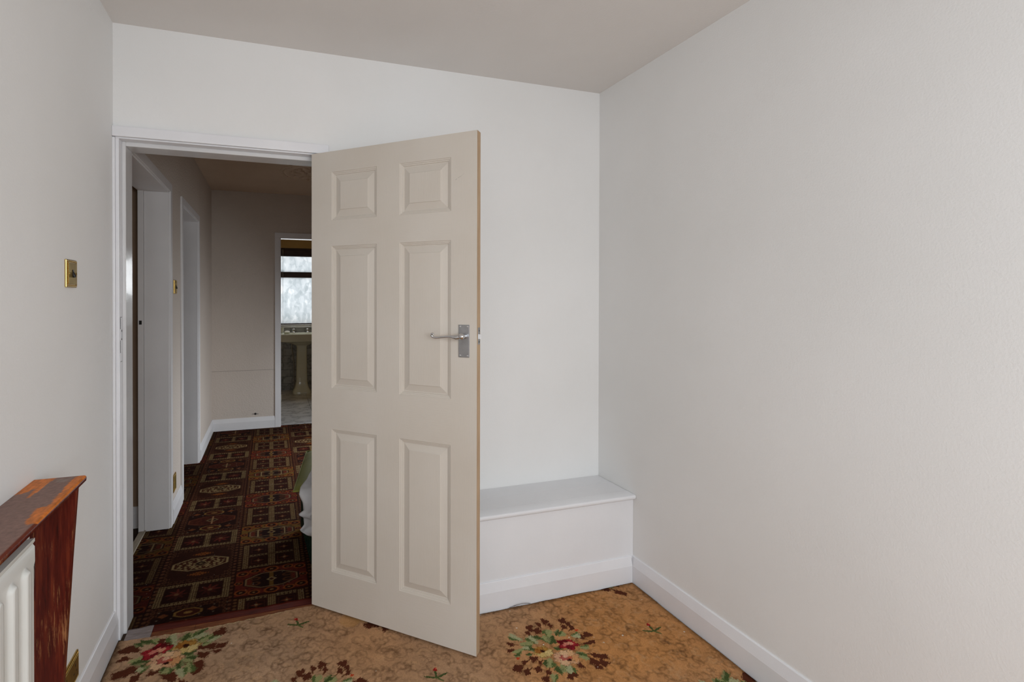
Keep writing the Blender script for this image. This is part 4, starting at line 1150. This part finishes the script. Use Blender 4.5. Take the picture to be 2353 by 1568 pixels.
# window
wn = empty('window_1', (-1.245, BY + 0.09, 0.955), kind='structure', label='dark-framed frosted bathroom window above the basin', cat='window')
wx0, wx1, wz = -0.505, 0.505, 1.13
def wb(nm, x0, x1, z0_, z1_, y0=-0.03, y1=0.03, m=M_BROWNFR, **k): return obj(nm, box(x0, x1, y0, y1, z0_, z1_, bev=0.003), m, wn, **k)
wb('frame_bottom', wx0, wx1, 0.0, 0.022); wb('frame_top', wx0, wx1, wz - 0.05, wz)
wb('frame_side', wx0, wx0 + 0.06, 0.022, wz - 0.05); wb('frame_side', wx1 - 0.06, wx1, 0.022, wz - 0.05)
wb('transom', wx0 + 0.06, wx1 - 0.06, 0.700, 0.782)
obj('pane', box(wx0 + 0.055, wx1 - 0.055, -0.003, 0.003, 0.018, 0.705), M_FROST, wn)
obj('pane', box(wx0 + 0.055, wx1 - 0.055, -0.003, 0.003, 0.777, wz - 0.045), M_FROST, wn)
obj('sill', box(wx0 - 0.0, wx1, -0.105, -0.031, -0.004, 0.006, bev=0.002), M_SILLTILE, wn)
# gathered venetian blind
bl = empty('venetian_blind', (-1.245, BY + 0.03, 1.975), label='dark venetian blind gathered at the top of the bathroom window', cat='blind')
obj('head_rail', box(-0.49, 0.49, -0.022, 0.022, 0.085, 0.108, bev=0.002), M_BROWNFR, bl)
for i in range(7):
    obj('slat', box(-0.485, 0.485, -0.024, 0.024, 0.004 + 0.0112 * i, 0.0149 + 0.0112 * i, bev=0.0008), M_BROWNFR, bl)
obj('bottom_rail', box(-0.485, 0.485, -0.022, 0.022, -0.012, 0.003, bev=0.002), M_BROWNFR, bl)
bm = bmesh.new(); tube(bm, [(-0.255, -0.026, 0.09), (-0.256, -0.028, -0.4), (-0.256, -0.028, -1.06)], 0.0022, 6)
obj('pull_cord', bm, paint('pale_cord', (0.45, 0.47, 0.46), (0.55, 0.57, 0.56), 10, 0.8, 60, 0), bl)
# basin on its pedestal
bs = empty('pedestal_basin', (-1.25, 5.138, 0.0), label='ivory pedestal wash basin under the bathroom window', cat='basin')
bm = bmesh.new()
w2 = 0.305
def ring(bm, hw, y0, y1, z, n=6, rc=0.03):
    pts = []
    for (cx, cy, a0) in ((hw - rc, y1 - rc, 0), (-hw + rc, y1 - rc, 90), (-hw + rc, y0 + rc, 180), (hw - rc, y0 + rc, 270)):
        for i in range(n + 1):
            a = math.radians(a0 + 90 * i / n); pts.append(bm.verts.new((cx + rc * math.cos(a), cy + rc * math.sin(a), z)))
    return pts
R_ = [ring(bm, 0.10, -0.10, 0.22, 0.690), ring(bm, 0.15, -0.14, 0.245, 0.722), ring(bm, 0.24, -0.19, 0.248, 0.742), ring(bm, 0.286, -0.212, 0.248, 0.752), ring(bm, 0.293, -0.216, 0.248, 0.775), ring(bm, 0.305, -0.224, 0.25, 0.830), ring(bm, 0.307, -0.226, 0.25, 0.848),
      ring(bm, 0.303, -0.222, 0.248, 0.853), ring(bm, 0.262, -0.184, 0.150, 0.853), ring(bm, 0.245, -0.168, 0.136, 0.835), ring(bm, 0.17, -0.11, 0.09, 0.745), ring(bm, 0.05, -0.04, 0.03, 0.725, rc=0.02)]
for a, b in zip(R_[:-1], R_[1:]):
    n = len(a)
    for i in range(n): bm.faces.new((a[i], a[(i + 1) % n], b[(i + 1) % n], b[i]))
bm.faces.new(R_[0][::-1]); bm.faces.new(R_[-1])
obj('bowl', bm, M_CERAMIC, bs, smooth=40)
bm = bmesh.new()
lathe(bm, [(0.128, 0.004), (0.128, 0.030), (0.122, 0.040), (0.105, 0.070), (0.088, 0.115), (0.078, 0.17), (0.074, 0.30), (0.070, 0.55), (0.070, 0.66), (0.085, 0.70)], (0, 0.04, 0), 32, 'Z', sq=4.5)
obj('pedestal', bm, M_CERAMIC, bs, smooth=40)
for tx in (-0.105, 0.095):
    tp = empty('tap', (tx, 0.19, 0.853)); tp.parent = bs
    bm = bmesh.new(); lathe(bm, [(0.024, 0.0), (0.022, 0.006), (0.013, 0.012), (0.013, 0.03), (0.019, 0.04), (0.019, 0.05), (0.010, 0.06), (0.008, 0.072)], n=16)
    tube(bm, [(0, 0, 0.032), (0, -0.05, 0.045), (0, -0.085, 0.038), (0, -0.09, 0.02)], [0.011, 0.010, 0.009, 0.009], 10)
    obj('tap_body', bm, M_CHROME, tp, smooth=40)
    bm = bmesh.new(); tube(bm, [(-0.032, 0, 0.078), (0.032, 0, 0.078)], 0.006, 8); tube(bm, [(0, -0.032, 0.078), (0, 0.032, 0.078)], 0.006, 8); lathe(bm, [(0.010, 0.070), (0.010, 0.084), (0.004, 0.087)], n=12)
    obj('cross_handle', bm, M_CHROME, tp, smooth=40)
bm = bmesh.new(); tube(bm, [(-0.095, 0.20, 0.05), (-0.098, 0.20, 0.4), (-0.125, 0.20, 0.62), (-0.125, 0.2, 0.72)], 0.0075, 8)
obj('supply_pipe', bm, M_SATINCR, bs, smooth=40)
# soap and tumbler
M_SOAP = paint('white_soap', (0.74, 0.71, 0.64), (0.8, 0.77, 0.7), 9, 0.4, 60, 0)
bm = bmesh.new(); bmesh.ops.create_uvsphere(bm, u_segments=20, v_segments=10, radius=1, matrix=Matrix.Translation((-1.445, 5.28, 0.853 + 0.0155)) @ Matrix.Diagonal((0.040, 0.028, 0.015, 1)))
obj('soap', bm, M_SOAP, smooth=180, label='oval bar of white soap on the rim of the basin', cat='soap')
bm = bmesh.new(); lathe(bm, [(0.026, 0.0), (0.030, 0.070), (0.0312, 0.0705), (0.0285, 0.070), (0.024, 0.006)], (-1.518, 5.32, 0.8535), 24)
obj('tumbler', bm, M_CERAMIC, smooth=40, label='small white tumbler at the left end of the basin', cat='tumbler')
bm = bmesh.new(); lathe(bm, [(0.040, 0.0), (0.046, 0.02), (0.046, 0.07), (0.036, 0.095), (0.012, 0.10)], (-1.575, 4.62, 0.0045), 20)
obj('brush_pot', bm, M_CERAMIC, smooth=40, label='small white pot on the bathroom floor beside the door frame', cat='pot')

# ------------------------------------------------------------------ the room's own window, behind the viewer
w0 = empty('window_2', (-1.15, NEAR_Y - 0.07, 0.85), kind='structure', label='white framed window of the room behind the viewer', cat='window')
for (x0_, x1_, z0_, z1_) in ((-0.85, 0.85, 0, 0.06), (-0.85, 0.85, 1.24, 1.3), (-0.85, -0.79, 0.06, 1.24), (0.79, 0.85, 0.06, 1.24), (-0.03, 0.03, 0.06, 1.24)):
    obj('frame', box(x0_, x1_, -0.03, 0.03, z0_, z1_, bev=0.003), M_SATIN, w0)
for (x0_, x1_) in ((-0.79, -0.03), (0.03, 0.79)):
    obj('pane', box(x0_, x1_, -0.003, 0.003, 0.06, 1.24), M_GLASS, w0)

w3 = empty('added_hall_window', (HR + 0.05, 1.9, 0.10), kind='structure', label='low unseen window added in the right wall to light the hall', cat='window')  # unseen window, added to go with the extra hall light
for (a0_, a1_, z0_, z1_) in ((-0.55, 0.55, 0, 0.05), (-0.55, 0.55, 0.85, 0.9), (-0.55, -0.5, 0.05, 0.85), (0.5, 0.55, 0.05, 0.85)):
    obj('frame', box(-0.03, 0.03, a0_, a1_, z0_, z1_, bev=0.003), M_SATIN, w3)
obj('pane', box(-0.003, 0.003, -0.5, 0.5, 0.05, 0.85), M_GLASS, w3)
